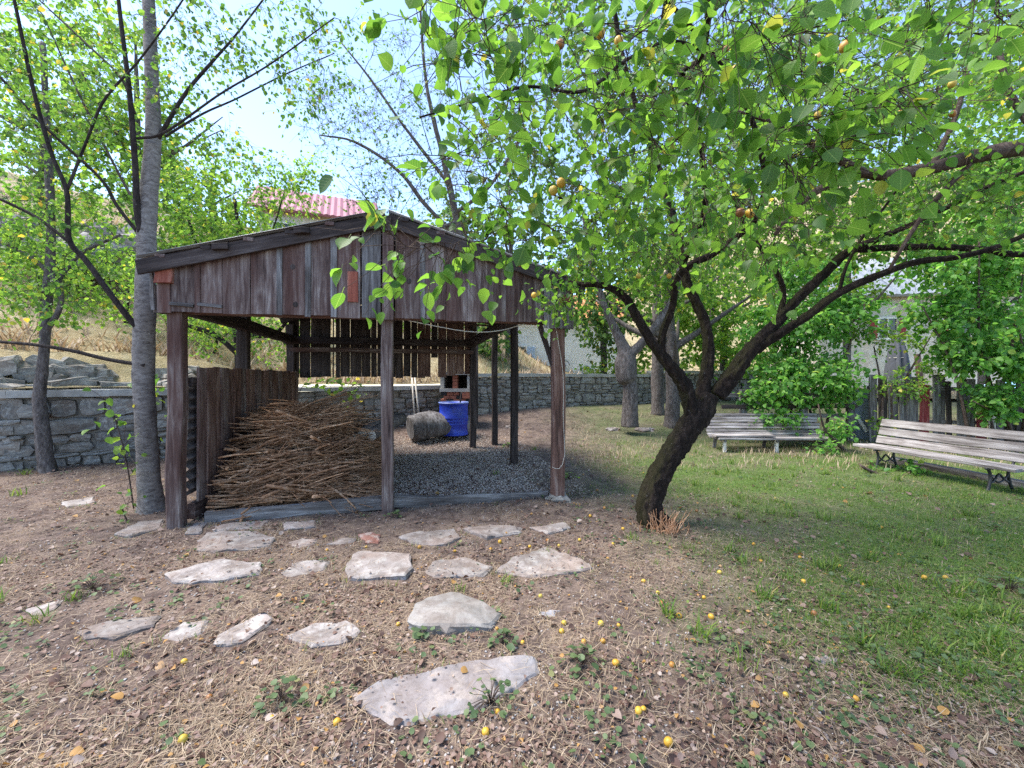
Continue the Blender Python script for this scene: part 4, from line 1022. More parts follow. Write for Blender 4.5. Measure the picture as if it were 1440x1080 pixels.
# ------------------------------------------------------------------ houses
def house(name, label, px, d, w_, dp, h, rh, wallm, roofm, yaw=0., z=None, wins=(), ridge_across=False, over=.4):
    b0 = hill_at(px, d); z = b0[2]-.6 if z is None else z
    r_ = thing(name, label, 'house', (b0[0], d, z)); Rz = Matrix.Rotation(yaw, 4, 'Z'); T = Matrix.Translation((b0[0], d, z)) @ Rz
    def tp(a): return np.array([T @ Vector(x) for x in a])
    hw = w_/2
    if not ridge_across:     # ridge runs left-right
        vv = [(-hw, 0, 0), (hw, 0, 0), (hw, dp, 0), (-hw, dp, 0), (-hw, 0, h), (hw, 0, h), (hw, dp, h), (-hw, dp, h), (-hw, dp/2, h+rh), (hw, dp/2, h+rh)]
        ff = [(0, 1, 5, 4), (1, 2, 6, 9, 5), (2, 3, 7, 6), (3, 0, 4, 8, 7)]
        sl_ = rh/(dp/2); ro = [((-hw-over, -over, h-over*sl_), (hw+over, -over, h-over*sl_), (hw+over, dp/2, h+rh), (-hw-over, dp/2, h+rh)), ((hw+over, dp+over, h-over*sl_), (-hw-over, dp+over, h-over*sl_), (-hw-over, dp/2, h+rh), (hw+over, dp/2, h+rh))]
    else:
        vv = [(-hw, 0, 0), (hw, 0, 0), (hw, dp, 0), (-hw, dp, 0), (-hw, 0, h), (hw, 0, h), (hw, dp, h), (-hw, dp, h), (0, 0, h+rh), (0, dp, h+rh)]
        ff = [(0, 1, 5, 8, 4), (1, 2, 6, 5), (2, 3, 7, 9, 6), (3, 0, 4, 7)]
        sl_ = rh/hw; ro = [((hw+over, -over, h-over*sl_), (hw+over, dp+over, h-over*sl_), (0, dp+over, h+rh), (0, -over, h+rh)), ((-hw-over, dp+over, h-over*sl_), (-hw-over, -over, h-over*sl_), (0, -over, h+rh), (0, dp+over, h+rh))]
    obj('wall', tp(vv), ff, wallm, r_)
    for q in ro:
        q = np.array(q)+np.array((0, 0, .06)); n_ = np.cross(q[1]-q[0], q[3]-q[0]); n_ = n_/np.linalg.norm(n_)*.1; n_ = n_ if n_[2] > 0 else -n_
        # ribbed sheet
        k_ = 40; vv = []; 
        for l in (0, 1):
            for e_ in (0, 1):
                for i in range(k_+1):
                    t_ = i/k_; p_ = (q[0]*(1-t_)+q[1]*t_) if e_ == 0 else (q[3]*(1-t_)+q[2]*t_); vv.append(p_+n_*l+n_*(.45*(i % 2)*l))
        m_ = k_+1; ff = []
        for i in range(k_): ff += [(2*m_+i, 2*m_+i+1, 3*m_+i+1, 3*m_+i), (i, m_+i, m_+i+1, i+1), (i, i+1, 2*m_+i+1, 2*m_+i), (m_+i, 3*m_+i, 3*m_+i+1, m_+i+1)]
        ff += [(0, 2*m_, 3*m_, m_), (k_, m_+k_, 3*m_+k_, 2*m_+k_)]
        obj('roof', tp(vv), ff, roofm, r_)
    for (x, zz_, ww, hh_, shm) in wins:
        mb = MB(); f_ = obj('window', tp([(x-ww/2, -.03, zz_), (x+ww/2, -.03, zz_), (x+ww/2, -.03, zz_+hh_), (x-ww/2, -.03, zz_+hh_)]), [(0, 1, 2, 3)], M['glass'], r_)
        for (a0, a1, b0_, b1) in ((x-ww/2-.07, x-ww/2, zz_, zz_+hh_), (x+ww/2, x+ww/2+.07, zz_, zz_+hh_), (x-ww/2-.07, x+ww/2+.07, zz_+hh_, zz_+hh_+.08), (x-ww/2-.12, x+ww/2+.12, zz_-.08, zz_), (x-.03, x+.03, zz_, zz_+hh_)):
            mb.box(((a0+a1)/2, -.05, (b0_+b1)/2), (a1-a0, .08, b1-b0_))
        mb.v = [tp(v) for v in mb.v]; mb.build('frame', M['white'], f_)
        if shm:
            for s_ in (-1, 1):
                mb = MB(); mb.box((x+s_*(ww*.78), -.06, zz_+hh_/2), (ww*.48, .05, hh_)); mb.v = [tp(v) for v in mb.v]; mb.build('shutter', shm, r_)
    return r_, tp
m, t, b = nodes('window_glass'); b.inputs['Base Color'].default_value = (.03, .04, .05, 1); b.inputs['Roughness'].default_value = .08; M['glass'] = m
M['facade'] = stonemat('pale_stone_facade', [(.3, (.48, .44, .37)), (.5, (.64, .60, .52)), (.7, (.76, .72, .65))], 2.2, (.75, .72, .66), .5)
house('stone_house', 'pale stone house with grey roof and red shutters beyond the plank fence', 1290, 19, 8.0, 6., 5.0, 2.2, M['facade'], M['slate'], R(-12), .4,
      [(-1.2, 2.9, .7, .9, M['redpaint']), (1.6, 2.6, .8, 1.0, M['redpaint'])])
wh, tpw = house('white_house', 'white rendered house with orange tiled roof beyond the far wall', 790, 21, 6.6, 5., 4.0, 1.5, M['white'], M['tile'], R(4), .5,
      [(-2.3, 1.0, .9, 1.5, M['blueshutter'])])
for j, (cx, cz, r_) in enumerate(((-.6, 1.25, .35), (.1, 1.6, .28), (-.2, .9, .2), (1.2, 1.3, .3))):      # wrought iron scrolls
    rod('iron_scroll', tpw([(cx+r_*(1-.08*i)*math.cos(i*.7), -.12, cz+r_*(1-.08*i)*math.sin(i*.7)) for i in range(11)]), .025, M['panelblue'], wh, 5, .1)
house('red_roofed_house', 'house with faded red ribbed metal roof high above the shed', 446, 20.5, 5.2, 5.0, 3.0, 1.8, M['facade'], M['pinkroof'], R(22), 6.6, [(-1.5, 1.2, .8, 1.1, None)])
tp_ = P(1432, 540, 10.5)
tag(boulder('covered_load', (tp_[0]+.9, tp_[1], .75), (2.6, 2.0, 1.3), 'light blue covered load behind the plank fence', 'tarp', 77, 'tarpaulin'), None)

# ------------------------------------------------------------------ the apricot tree
AP = [
 [(928, 752, 4.2, .24), (914, 722, 4.2, .215), (918, 690, 4.2, .205), (940, 645, 4.2, .205), (966, 605, 4.22, .215), (985, 578, 4.25, .23), (995, 556, 4.28, .20)],
 [(975, 596, 4.2, .13), (968, 562, 4.2, .135), (960, 538, 4.18, .13), (938, 510, 4.15, .105), (915, 478, 4.12, .085), (896, 446, 4.1, .075), (878, 418, 4.1, .066), (850, 402, 4.12, .056), (818, 400, 4.2, .045), (800, 396, 4.25, .03)],
 [(930, 500, 4.15, .07), (932, 470, 4.1, .065), (946, 430, 4.0, .06), (950, 395, 3.9, .065), (972, 372, 3.8, .06), (1005, 356, 3.7, .055), (1040, 330, 3.5, .045), (1062, 310, 3.3, .035), (1075, 250, 3.0, .03), (1050, 150, 2.7, .026), (990, 60, 2.4, .022), (900, -40, 2.1, .018)],
 [(988, 556, 4.3, .12), (996, 500, 4.35, .10), (990, 450, 4.4, .092), (968, 402, 4.45, .086), (957, 355, 4.5, .08), (945, 300, 4.5, .07), (928, 240, 4.5, .06), (905, 180, 4.4, .052), (878, 90, 4.3, .046), (862, 0, 4.2, .04), (850, -120, 4.1, .03)],
 [(1008, 556, 4.28, .15), (1035, 520, 4.25, .145), (1058, 490, 4.22, .125), (1090, 456, 4.2, .10), (1122, 420, 4.15, .082), (1158, 386, 4.1, .074), (1192, 355, 4.05, .066), (1230, 338, 4.0, .056), (1275, 318, 3.95, .046), (1340, 288, 3.85, .038), (1395, 260, 3.75, .032), (1450, 238, 3.65, .028), (1530, 200, 3.5, .02)],
 [(1195, 352, 4.05, .05), (1238, 349, 4.05, .058), (1300, 347, 4.0, .056), (1370, 350, 3.95, .054), (1440, 358, 3.9, .05), (1540, 352, 3.85, .04)],
 [(1062, 492, 4.22, .085), (1098, 468, 4.12, .078), (1138, 442, 4.02, .068), (1180, 412, 3.92, .064), (1235, 387, 3.82, .058), (1290, 368, 3.75, .052), (1350, 361, 3.7, .045), (1420, 340, 3.6, .036), (1520, 290, 3.4, .025)],
 [(1092, 452, 4.2, .05), (1102, 420, 4.2, .044), (1096, 390, 4.18, .04), (1070, 350, 4.15, .034), (1040, 300, 4.1, .028), (1020, 220, 4.0, .02)],
 [(960, 372, 4.4, .05), (990, 300, 4.0, .045), (985, 200, 3.4, .04), (960, 110, 2.9, .034), (985, 80, 2.6, .03), (995, 0, 2.3, .026), (960, -120, 2.0, .02)],
 [(990, 70, 2.6, .02), (940, 58, 2.4, .017), (880, 85, 2.3, .016), (820, 128, 2.2, .015), (740, 122, 2.1, .013), (660, 145, 2.0, .011), (590, 165, 1.9, .008)],
 [(1180, 410, 3.92, .03), (1190, 375, 3.9, .026), (1215, 330, 3.85, .022), (1270, 250, 3.7, .018), (1320, 120, 3.4, .014), (1340, 0, 3.2, .01)],
 [(930, 260, 4.45, .03), (860, 270, 4.3, .026), (800, 280, 4.1, .02), (770, 270, 3.9, .014)],
]
AB = [ # foliage: (px,py,d, rx,ry,rz, count)
 (700, 50, 1.55, 0.28, 0.3, 0.2, 10), (625, 45, 1.45, 0.1, 0.2, 0.1, 5), (640, 240, 1.6, 0.16, 0.2, 0.08, 6), (580, 340, 1.5, 0.12, 0.12, 0.04, 6), (665, 345, 1.6, 0.1, 0.12, 0.05, 5), (730, 325, 1.8, 0.2, 0.2, 0.1, 7),
 (770, 180, 1.9, 0.35, 0.4, 0.3, 13), (880, 120, 1.6, 0.3, 0.3, 0.3, 10), (880, 290, 2, 0.3, 0.3, 0.25, 12), (960, 40, 1.5, 0.3, 0.3, 0.2, 10), (1110, 50, 1.4, 0.3, 0.3, 0.2, 10),
 (1130, 230, 1.5, 0.16, 0.2, 0.14, 9), (1185, 170, 1.5, 0.18, 0.2, 0.16, 9), (1280, 40, 1.6, 0.35, 0.3, 0.2, 9), (1400, 80, 2, 0.4, 0.4, 0.35, 9), (1090, 330, 1.9, 0.2, 0.2, 0.12, 7), (970, 180, 1.7, 0.25, 0.3, 0.25, 7), (1000, 300, 2.4, 0.4, 0.3, 0.3, 12),
 (770, 120, 3.2, 0.8, 0.8, 0.7, 36), (880, 240, 3.4, 1, 0.8, 0.8, 56), (1060, 130, 3, 1.1, 0.8, 0.8, 56), (1260, 130, 3.2, 1.1, 0.8, 0.9, 51), (1390, 230, 3.6, 0.9, 0.8, 0.8, 44), (1290, 300, 3.9, 0.9, 0.6, 0.4, 44),
 (900, 350, 4, 0.6, 0.6, 0.4, 56), (815, 375, 4.2, 0.3, 0.4, 0.25, 28), (1060, 290, 4, 0.8, 0.6, 0.5, 44), (720, 40, 4.2, 0.9, 0.8, 0.7, 31), (900, 40, 4.8, 1.7, 1, 1.2, 80), (1200, 40, 4.8, 1.9, 1, 1.1, 80),
 (790, 425, 4.3, 0.22, 0.25, 0.12, 17), (1150, 330, 4.2, 0.7, 0.5, 0.3, 31), (1000, 200, 5, 1.6, 0.8, 1, 80), (1250, 220, 5.2, 1.4, 0.8, 0.9, 72),
]
def pick_leaves(root, pos, d, n, sz):
    """the leaves that show largest become pieces of their own"""
    dep = np.maximum(pos[:, 1], .05); px = 720+pos[:, 0]*F/dep; py = 530-(pos[:, 2]-CAMZ)*F/dep
    inn = (px > -20) & (px < 1460) & (py > -20) & (dep > 1.0)
    near = dep > 1.0
    app = sz*F/dep*inn; o_ = np.argsort(-app)[:300]
    tv, tf = leaf_tpl('fine'); me = [mesh('leaf', tv*np.array((1, 1, s_)), tf, M['leaf_veined'], True) for s_ in (.6, 1.0, 1.5)]
    for j, i in enumerate(o_):
        dd = nrm(d[i]); nn = nrm(n[i]-dd*np.dot(n[i], dd)); ss = np.cross(dd, nn); Mx = Matrix.Identity(4)
        for r_ in range(3):
            Mx[r_][0] = ss[r_]*sz[i]; Mx[r_][1] = dd[r_]*sz[i]; Mx[r_][2] = nn[r_]*sz[i]; Mx[r_][3] = pos[i][r_]
        link('leaf', me[j % 3], Mx, root)
    keep = np.random.default_rng(8).random(len(pos)) < .8; keep[o_] = False; keep &= near
    return pos[keep], d[keep], n[keep], sz[keep]
apr, apb = tree('apricot_tree', 'leaning dark barked apricot tree with forked limbs and yellow fruit', 'tree', AP, AB, M['bark_apricot'], M['leaf_apricot'], .061, 4, 31,
     k=40, step=.022, crack=.021, twiglets=7, tl=.26, rtw=.0026, extra=pick_leaves, kind='mass', rough=.05, twigmat=M['bark_brown'], droop=.45, thick=.57, lkeep=.72)
# apricots still hanging
def fruit_mesh(seed):
    k_, n_ = 14, 9; vv = []
    for i in range(n_):
        p_ = -math.pi/2+math.pi*i/(n_-1)
        for j in range(k_):
            t_ = 2*math.pi*j/k_; r_ = math.cos(p_)*(1-.10*math.exp(-(min(t_, 2*math.pi-t_)/.28)**2))
            vv.append((r_*math.cos(t_)*.5, r_*math.sin(t_)*.5, math.sin(p_)*.54-.05*math.exp(-((p_-1.57)/.35)**2)))
    ff = [(i*k_+j, i*k_+(j+1) % k_, (i+1)*k_+(j+1) % k_, (i+1)*k_+j) for i in range(n_-1) for j in range(k_)]
    return mesh('apricot', vv, ff, M['fruit'], True)
FM = fruit_mesh(0)
rf = np.random.default_rng(3)
for px, py, d in ((844, 47, 1.9), (717, 97, 1.95), (1153, 72, 1.75), (1160, 78, 1.76), (1151, 82, 1.74), (1189, 66, 1.6), (1034, 98, 2.3), (1034, 104, 2.31), (789, 257, 2.0), (778, 268, 2.02), (1041, 299, 2.1), (1055, 300, 2.1), (708, 323, 2.2),
                  (919, 120, 2.2), (1339, 118, 2.6), (788, 62, 2.2), (697, 186, 2.3), (1020, 70, 2.4), (730, 370, 2.6), (751, 415, 3.2), (898, 388, 3.6), (941, 388, 3.7), (1150, 162, 2.6), (1340, 160, 3.0), (1265, 160, 2.9), (870, 58, 2.0)):
    o = link('apricot', FM, Matrix.Translation(V3(P(px, py, d))) @ Matrix.Rotation(rf.uniform(0, 6), 4, 'Z') @ Matrix.Rotation(rf.normal(0, .4), 4, 'X') @ Matrix.Diagonal((.045,)*3+(1,)), apr)
    p_ = P(px, py, d)+np.array((0, 0, .02)); nb = apb.reshape(-1, 3); q_ = nb[np.argmin(np.linalg.norm(nb-p_, axis=1))]
    if np.linalg.norm(q_-p_) < .6: rod('fruit_stalk', [p_, (p_+q_)/2+np.array((0, 0, .02)), q_], .0022, M['bark_brown'], apr, 4, .1)

# ------------------------------------------------------------------ cherry and the other trees on the left
CH = [
 [(214, 724, 4.63, .15), (209, 660, 4.64, .145), (204, 580, 4.65, .138), (202, 500, 4.66, .138), (204, 430, 4.67, .135), (206, 370, 4.68, .13), (207, 310, 4.7, .12), (215, 200, 4.75, .105), (214, 120, 4.8, .095), (210, 30, 4.85, .085), (206, -120, 4.9, .06), (200, -300, 5., .03)],
 [(203, 345, 4.66, .06), (193, 300, 4.6, .058), (190, 230, 4.58, .05), (181, 120, 4.56, .042), (170, 30, 4.55, .036), (158, -80, 4.5, .026)],
 [(200, 468, 4.62, .055), (182, 448, 4.58, .055), (160, 420, 4.5, .05), (122, 368, 4.4, .046), (97, 336, 4.35, .044), (94, 270, 4.3, .038), (72, 215, 4.25, .034), (48, 130, 4.2, .03), (20, 0, 4.1, .024), (0, -90, 4.1, .018)],
 [(97, 340, 4.35, .03), (50, 305, 4.3, .028), (0, 280, 4.25, .024), (-70, 250, 4.2, .018)],
 [(196, 330, 4.65, .034), (165, 290, 4.6, .032), (140, 250, 4.55, .03), (60, 175, 4.45, .026), (0, 108, 4.4, .022), (-60, 40, 4.3, .016)],
 [(95, 266, 4.3, .026), (120, 203, 4.4, .024), (147, 140, 4.45, .022), (197, 83, 4.5, .018), (257, 0, 4.5, .014), (290, -60, 4.5, .01)],
 [(222, 195, 4.75, .04), (262, 130, 4.8, .034), (300, 85, 4.85, .028), (335, 45, 4.9, .02), (400, -40, 5., .014)],
 [(193, 195, 4.6, .026), (232, 186, 4.6, .024), (310, 132, 4.6, .019), (380, 90, 4.6, .015), (470, 25, 4.6, .01)],
 [(232, 192, 4.75, .026), (285, 160, 4.9, .022), (330, 140, 5.0, .018), (400, 105, 5.1, .014), (470, 75, 5.2, .009)],
 [(190, 160, 4.58, .024), (170, 110, 4.6, .022), (120, 60, 4.7, .019), (55, 0, 4.8, .015)],
 [(204, 514, 4.6, .04), (150, 505, 4.55, .036), (100, 493, 4.5, .034), (40, 484, 4.45, .03), (-40, 478, 4.4, .024)],
 [(200, 300, 4.7, .03), (170, 250, 5.0, .026), (110, 130, 5.2, .02), (60, 20, 5.3, .014)],
]
CB = [(60, 60, 4.3, 1.3, .9, 1.0, 46), (150, 60, 4.9, 1.2, .9, .9, 34), (40, 200, 4.4, 1.0, .8, .8, 34), (260, 110, 4.8, .7, .7, .7, 14), (330, 60, 4.9, .8, .6, .6, 24), (400, 100, 4.9, .6, .6, .5, 18), (30, 330, 4.4, .7, .7, .6, 22), (420, 20, 4.8, .7, .6, .4, 22), (300, 190, 5.0, .6, .5, .4, 12), (460, 60, 5.0, .5, .5, .5, 9), (120, 250, 5.0, 1.0, .8, .7, 30), (60, 420, 4.6, .7, .5, .35, 16), (20, 120, 4.6, 1.2, .8, .9, 30), (250, 40, 5., .8, .6, .5, 16)]
tree('cherry_tree', 'tall cherry tree with banded grey trunk beside the left corner of the shed', 'tree', CH, CB, M['bark_cherry'], M['leaf_cherry'], .055, 4, 41, k=24, step=.03, crack=.004, thick=.72, limbmat=M['bark_dark'], twiglets=6, lkeep=.7, tl=.28, rough=.03, twigmat=M['bark_dark'], kind='mass', droop=.45, maxlen=2.6)  # limbs darker than the trunk: their backlit shade is put into the bark colour
# the suckers sprouting at its foot
def sapling(name, label, cat, pts, leaf, n_, lmat, seed, spread=.12, group=None):
    rg = np.random.default_rng(seed); c = np.array([P(*p_) for p_ in pts]); r_ = thing(name, label, cat, c[0], group)
    rod('stem', c, [.008, .004], M['bark_brown'], r_, 5, .06)
    cc = catmull(c, .02); ix = rg.integers(len(cc)//4, len(cc), n_); pos = cc[ix]+rg.normal(0, spread*.35, (n_, 3)); d = nrm(rg.normal(0, 1, (n_, 3))+np.array((0, -.3, -.1))); nn = nrm(rg.normal(0, .5, (n_, 3))+np.array((0, -.3, 1)))
    v, f, k_ = leaf_mesh(pos, d, nn, leaf*rg.uniform(.6, 1.2, n_), 'mass', rg); obj('leaves', v, f, lmat, r_, False, k_)
    tw = np.stack([cc[ix], (cc[ix]+pos)/2+np.array((0, 0, .01)), pos], 1); v, f = tubes(tw, np.full((n_, 3), .0022), 3); obj('twigs', v, f, M['bark_brown'], r_)
sapling('sapling', 'young lime green shoots sprouting left of the cherry trunk', 'sapling', [(188, 715, 4.5), (178, 650, 4.4), (165, 600, 4.4), (150, 560, 4.4)], .085, 34, M['leaf_light'], 51, .3)
sapling('sapling', 'lime green sprays in front of the garden wall between cherry and shed', 'sapling', [(225, 640, 4.9), (215, 590, 4.9), (195, 555, 4.9), (225, 530, 5.)], .09, 40, M['leaf_light'], 52, .4)
sapling('sapling', 'low bright seedling in the leaves at the cherry foot', 'sapling', [(180, 735, 4.3), (172, 715, 4.3), (185, 705, 4.3)], .07, 14, M['leaf_light'], 53, .2)
sapling('climbing_vine', 'leafy vine hanging on the far wall below the back boards', 'vine', [(418, 560, 8.3), (430, 540, 8.3), (470, 538, 8.3), (505, 545, 8.3), (480, 565, 8.3)], .13, 60, M['leaf_light'], 54, .35)

def simple_tree(name, label, px, d, h, crown, bmat, lmat, lsize, lp, seed, r=.1, base=None, forks=5, lean=0., kind='mass', cat='tree', group=None, tw=4, tl=.3, **kw):
    rg = np.random.default_rng(seed)
    b0 = hill_at(px, d) if base is None else base
    top = b0+np.array((lean, 0, h)); tr = np.array([np.r_[b0-np.array((0, 0, .15)), r], np.r_[b0+(top-b0)*.3+rg.normal(0, .05, 3), r*.85], np.r_[b0+(top-b0)*.65+rg.normal(0, .09, 3), r*.6], np.r_[top, r*.2]])
    L = [catmull(tr, .2)]
    for i in range(forks):
        s_ = rg.uniform(.3, .8); p_ = L[0][int(s_*(len(L[0])-1))]; a_ = i*2.4+rg.uniform(-.4, .4)
        ln = h*rg.uniform(.3, .5); q = p_[:3]+np.array((math.cos(a_)*ln*.8, math.sin(a_)*ln*.6, ln*.55)); md = (p_[:3]+q)/2+np.array((0, 0, -.05*ln))+rg.normal(0, .05, 3)
        L.append(catmull(np.array([np.r_[p_[:3], p_[3]*.6], np.r_[md, p_[3]*.42], np.r_[q, p_[3]*.15]]), .2))
    return tree(name, label, cat, L, crown, bmat, lmat, lsize, lp, seed, group, k=8, step=.2, kind=kind, twiglets=tw, tl=tl, rtw=.004 if d > 7 else .003, **kw)
# slim tree by the left wall
SL_ = [[(68, 668, 6.5, .10), (60, 610, 6.5, .09), (56, 560, 6.52, .075), (62, 490, 6.55, .07), (66, 420, 6.6, .065), (72, 340, 6.65, .058), (68, 220, 6.7, .05), (60, 60, 6.8, .035)], [(62, 470, 6.55, .04), (85, 430, 6.6, .035), (78, 395, 6.6, .04), (40, 360, 6.7, .03), (-20, 330, 6.8, .02)], [(66, 420, 6.6, .035), (110, 360, 6.8, .03), (170, 330, 7., .02)]]
tree('slim_tree', 'slim grey tree growing close to the left garden wall', 'tree', SL_, [(20, 420, 6.7, 1.0, .8, .6, 46), (130, 400, 7.2, 1.0, .8, .7, 50), (90, 330, 7., 1.0, .8, .7, 40), (20, 330, 6.7, 1.2, .8, 1.0, 50), (110, 250, 6.9, 1.3, .8, 1.0, 40), (30, 150, 6.8, 1.3, .8, 1.2, 44), (130, 90, 7., 1.3, .8, 1., 34)], M['bark_grey'], M['leaf_light'], .075, 4, 61, k=10, step=.05, crack=.006, twigmat=M['bark_dark'], tl=.32, droop=.4, twiglets=6, lkeep=.75)
# bushy tree behind the side wall of the shed
BT = [[(338, 560, 8.0, .08), (336, 500, 8.0, .07), (330, 440, 8., .055), (340, 370, 8., .045), (330, 280, 8.1, .03)], [(337, 500, 8., .05), (300, 470, 7.8, .045), (250, 450, 7.6, .035), (220, 400, 7.4, .025)], [(335, 470, 8., .045), (385, 470, 8.1, .04), (410, 430, 8.2, .03), (420, 330, 8.3, .02)], [(334, 440, 8., .035), (290, 380, 7.8, .03), (262, 300, 7.6, .022)], [(336, 400, 8., .03), (380, 330, 8., .02), (400, 270, 8., .012)]]
tree('bushy_tree', 'bushy yellowing tree with dark tangled twigs behind the shed side wall', 'tree', BT, [(310, 250, 7.6, .9, .7, .7, 60), (390, 270, 8.0, .8, .7, .6, 60), (270, 330, 7.4, .8, .6, .7, 50), (350, 340, 7.9, .9, .6, .6, 50), (300, 460, 7.9, 1.0, .6, .5, 40), (390, 480, 8.2, .6, .5, .5, 26), (240, 420, 7.3, .5, .5, .6, 24), (250, 270, 7.6, .8, .7, .7, 40), (430, 250, 8.2, .5, .6, .5, 24)],
     M['bark_dark'], M['leaf_light'], .065, 4, 62, k=8, step=.12, tl=.3, droop=.3, twiglets=6, lkeep=.75)
# sparse tree over the ridge
SP = [[(660, 560, 12.5, .16), (665, 470, 12.5, .14), (655, 380, 12.5, .12), (640, 300, 12.4, .10), (625, 230, 12.3, .08), (600, 120, 12.2, .05), (590, 0, 12., .03)], [(650, 340, 12.5, .07), (600, 290, 12.2, .06), (560, 240, 12., .05), (500, 200, 11.8, .035), (450, 190, 11.6, .02)], [(632, 260, 12.3, .06), (570, 180, 12., .04), (520, 110, 11.8, .03), (480, 60, 11.7, .02)], [(640, 300, 12.4, .06), (690, 260, 12.2, .05), (740, 180, 12., .03)], [(645, 310, 12.4, .05), (590, 330, 12., .04), (540, 330, 11.8, .03), (510, 340, 11.6, .02)]]
tree('sparse_tree', 'half bare tree with fine grey twigs against the sky above the shed ridge', 'tree', SP, [(500, 190, 11.8, 1.6, 1., 1.6, 80), (560, 120, 12, 1.6, 1., 1.7, 80), (450, 130, 11.7, 1.0, .8, 1.2, 34), (600, 250, 12, 1.4, 1., 1.2, 60), (530, 270, 11.8, 1.0, .8, .8, 40), (680, 180, 12, 1.6, 1., 1.8, 60)],
     M['bark_grey'], M['leaf_far'], .085, 1, 63, k=8, step=.2, tl=.5, droop=.2, twiglets=6, rtw=.006)
# grafted tree and its neighbours at the back
gx = lambda px, d: np.array(((px-720)*d/F, d, float(gz((px-720)*d/F, d))))
GT = [[(886, 600, 10.0, .24), (886, 575, 10., .215), (886, 548, 10., .21), (884, 538, 10., .22), (882, 532, 10., .30), (880, 515, 10., .31), (880, 500, 10., .26), (876, 488, 10., .17), (866, 465, 10., .12), (850, 430, 10., .10), (835, 380, 10., .08), (820, 300, 10., .05)], [(884, 500, 10., .15), (905, 480, 9.9, .13), (925, 455, 9.8, .11), (950, 410, 9.8, .09), (960, 330, 9.8, .05)]]
tree('grafted_tree', 'old tree with smooth pale trunk and a swollen graft collar', 'tree', GT, [(840, 400, 10., 1.3, 1., 1.0, 50), (930, 380, 10., 1.4, 1., 1.0, 55), (870, 280, 10., 1.8, 1., 1.2, 60), (990, 300, 10.2, 1.6, 1., 1.2, 50)], M['bark_grey'], M['leaf_light'], .11, 4, 64, k=28, step=.035, crack=.012, thick=.85, tl=.4, twigmat=M['bark_dark'], rtw=.005, rough=.04, flare=False)
for i, (px, d, lab) in enumerate(((945, 10.8, 'smooth grey trunked tree just right of the grafted one'), (925, 12.2, 'darker trunked tree behind the grafted one'))):
    simple_tree('garden_tree', lab, px, d, 5.2, [(930+i*60, 300, d, 1.8, 1.2, 1.4, 60), (960+i*80, 400, d, 1.6, 1., .9, 46)], M['bark_grey'], M['leaf_light'], .12, 4, 70+i, .2, gx(px, d), tl=.4)
# tree outside the frame whose limb reaches in
RT = [[(1800, 810, 3.4, 0.1478), (1790, 560, 3.4, 0.133), (1760, 380, 3.4, 0.1183), (1690, 220, 3.4, 0.0961), (1600, 190, 3.4, 0.0739), (1440, 208, 3.4, 0.0628), (1370, 220, 3.4, 0.0554), (1310, 236, 3.4, 0.0488), (1250, 247, 3.4, 0.0443), (1205, 243, 3.4, 0.0399), (1160, 262, 3.437, 0.0333), (1120, 290, 3.474, 0.0259), (1090, 330, 3.511, 0.0148)], [(1215, 243, 3.4, 0.037), (1180, 225, 3.363, 0.0333), (1140, 200, 3.326, 0.0259), (1080, 170, 3.252, 0.0163), (1010, 150, 3.178, 0.0089)], [(1470, 205, 3.4, 0.0296), (1420, 130, 3.4, 0.0222), (1400, 40, 3.4, 0.0148)], [(1310, 236, 3.4, 0.0222), (1345, 160, 3.4, 0.0177), (1370, 60, 3.4, 0.0118)], [(1370, 224, 3.4, 0.0222), (1300, 300, 3.474, 0.0177), (1250, 380, 3.548, 0.0118)]]
tree('plum_tree', 'fruit tree outside the benches whose long brown limb reaches in above them', 'tree', RT, [(1400, 120, 4.6, .8, .8, .8, 34), (1300, 160, 4.7, .8, .8, .6, 28), (1130, 170, 4.5, .8, .6, .6, 34), (1350, 300, 4.8, .8, .7, .5, 26), (1200, 290, 4.7, .6, .5, .3, 18), (1440, 20, 4.6, .9, .8, .6, 26)], M['bark_brown'], M['leaf_apricot'], .06, 3, 65, k=12, step=.08, tl=.3, rough=.05, twigmat=M['bark_brown'])
# bushes round the benches
def bush(name, label, px, d, stems, blobs, lmat, lsize, lp, seed, twl=5):
    rg = np.random.default_rng(seed); L = []
    for i in range(stems):
        b0 = gx(px+rg.uniform(-35, 35), d+rg.uniform(-.2, .2)); t_ = P(*blobs[i % len(blobs)][:3])+rg.normal(0, .25, 3); md = (b0+t_)/2+rg.normal(0, .12, 3)
        L.append(catmull(np.array([np.r_[b0-np.array((0, 0, .1)), .035], np.r_[md, .025], np.r_[t_, .012]]), .15))
    return tree(name, label, 'bush', L, blobs, M['bark_brown'], lmat, lsize, lp, seed, k=7, step=.15, names=['stem']*stems, twiglets=twl, tl=.26, rtw=.003, droop=.45)
bush('maple_bush', 'dense green maple leaved bush overhanging the slatted bench', 1125, 9.4, 6, [(1090, 540, 9.0, .75, .5, .55, 60), (1160, 530, 9.0, .8, .5, .6, 64), (1130, 450, 9.3, 1.1, .6, .7, 80), (1080, 470, 9.4, .7, .5, .7, 46), (1190, 440, 9.4, .6, .5, .6, 44), (1130, 380, 9.6, 1.1, .6, .6, 60), (1100, 585, 8.75, .5, .15, .14, 18)], M['leaf_bush'], .11, 5, 81)
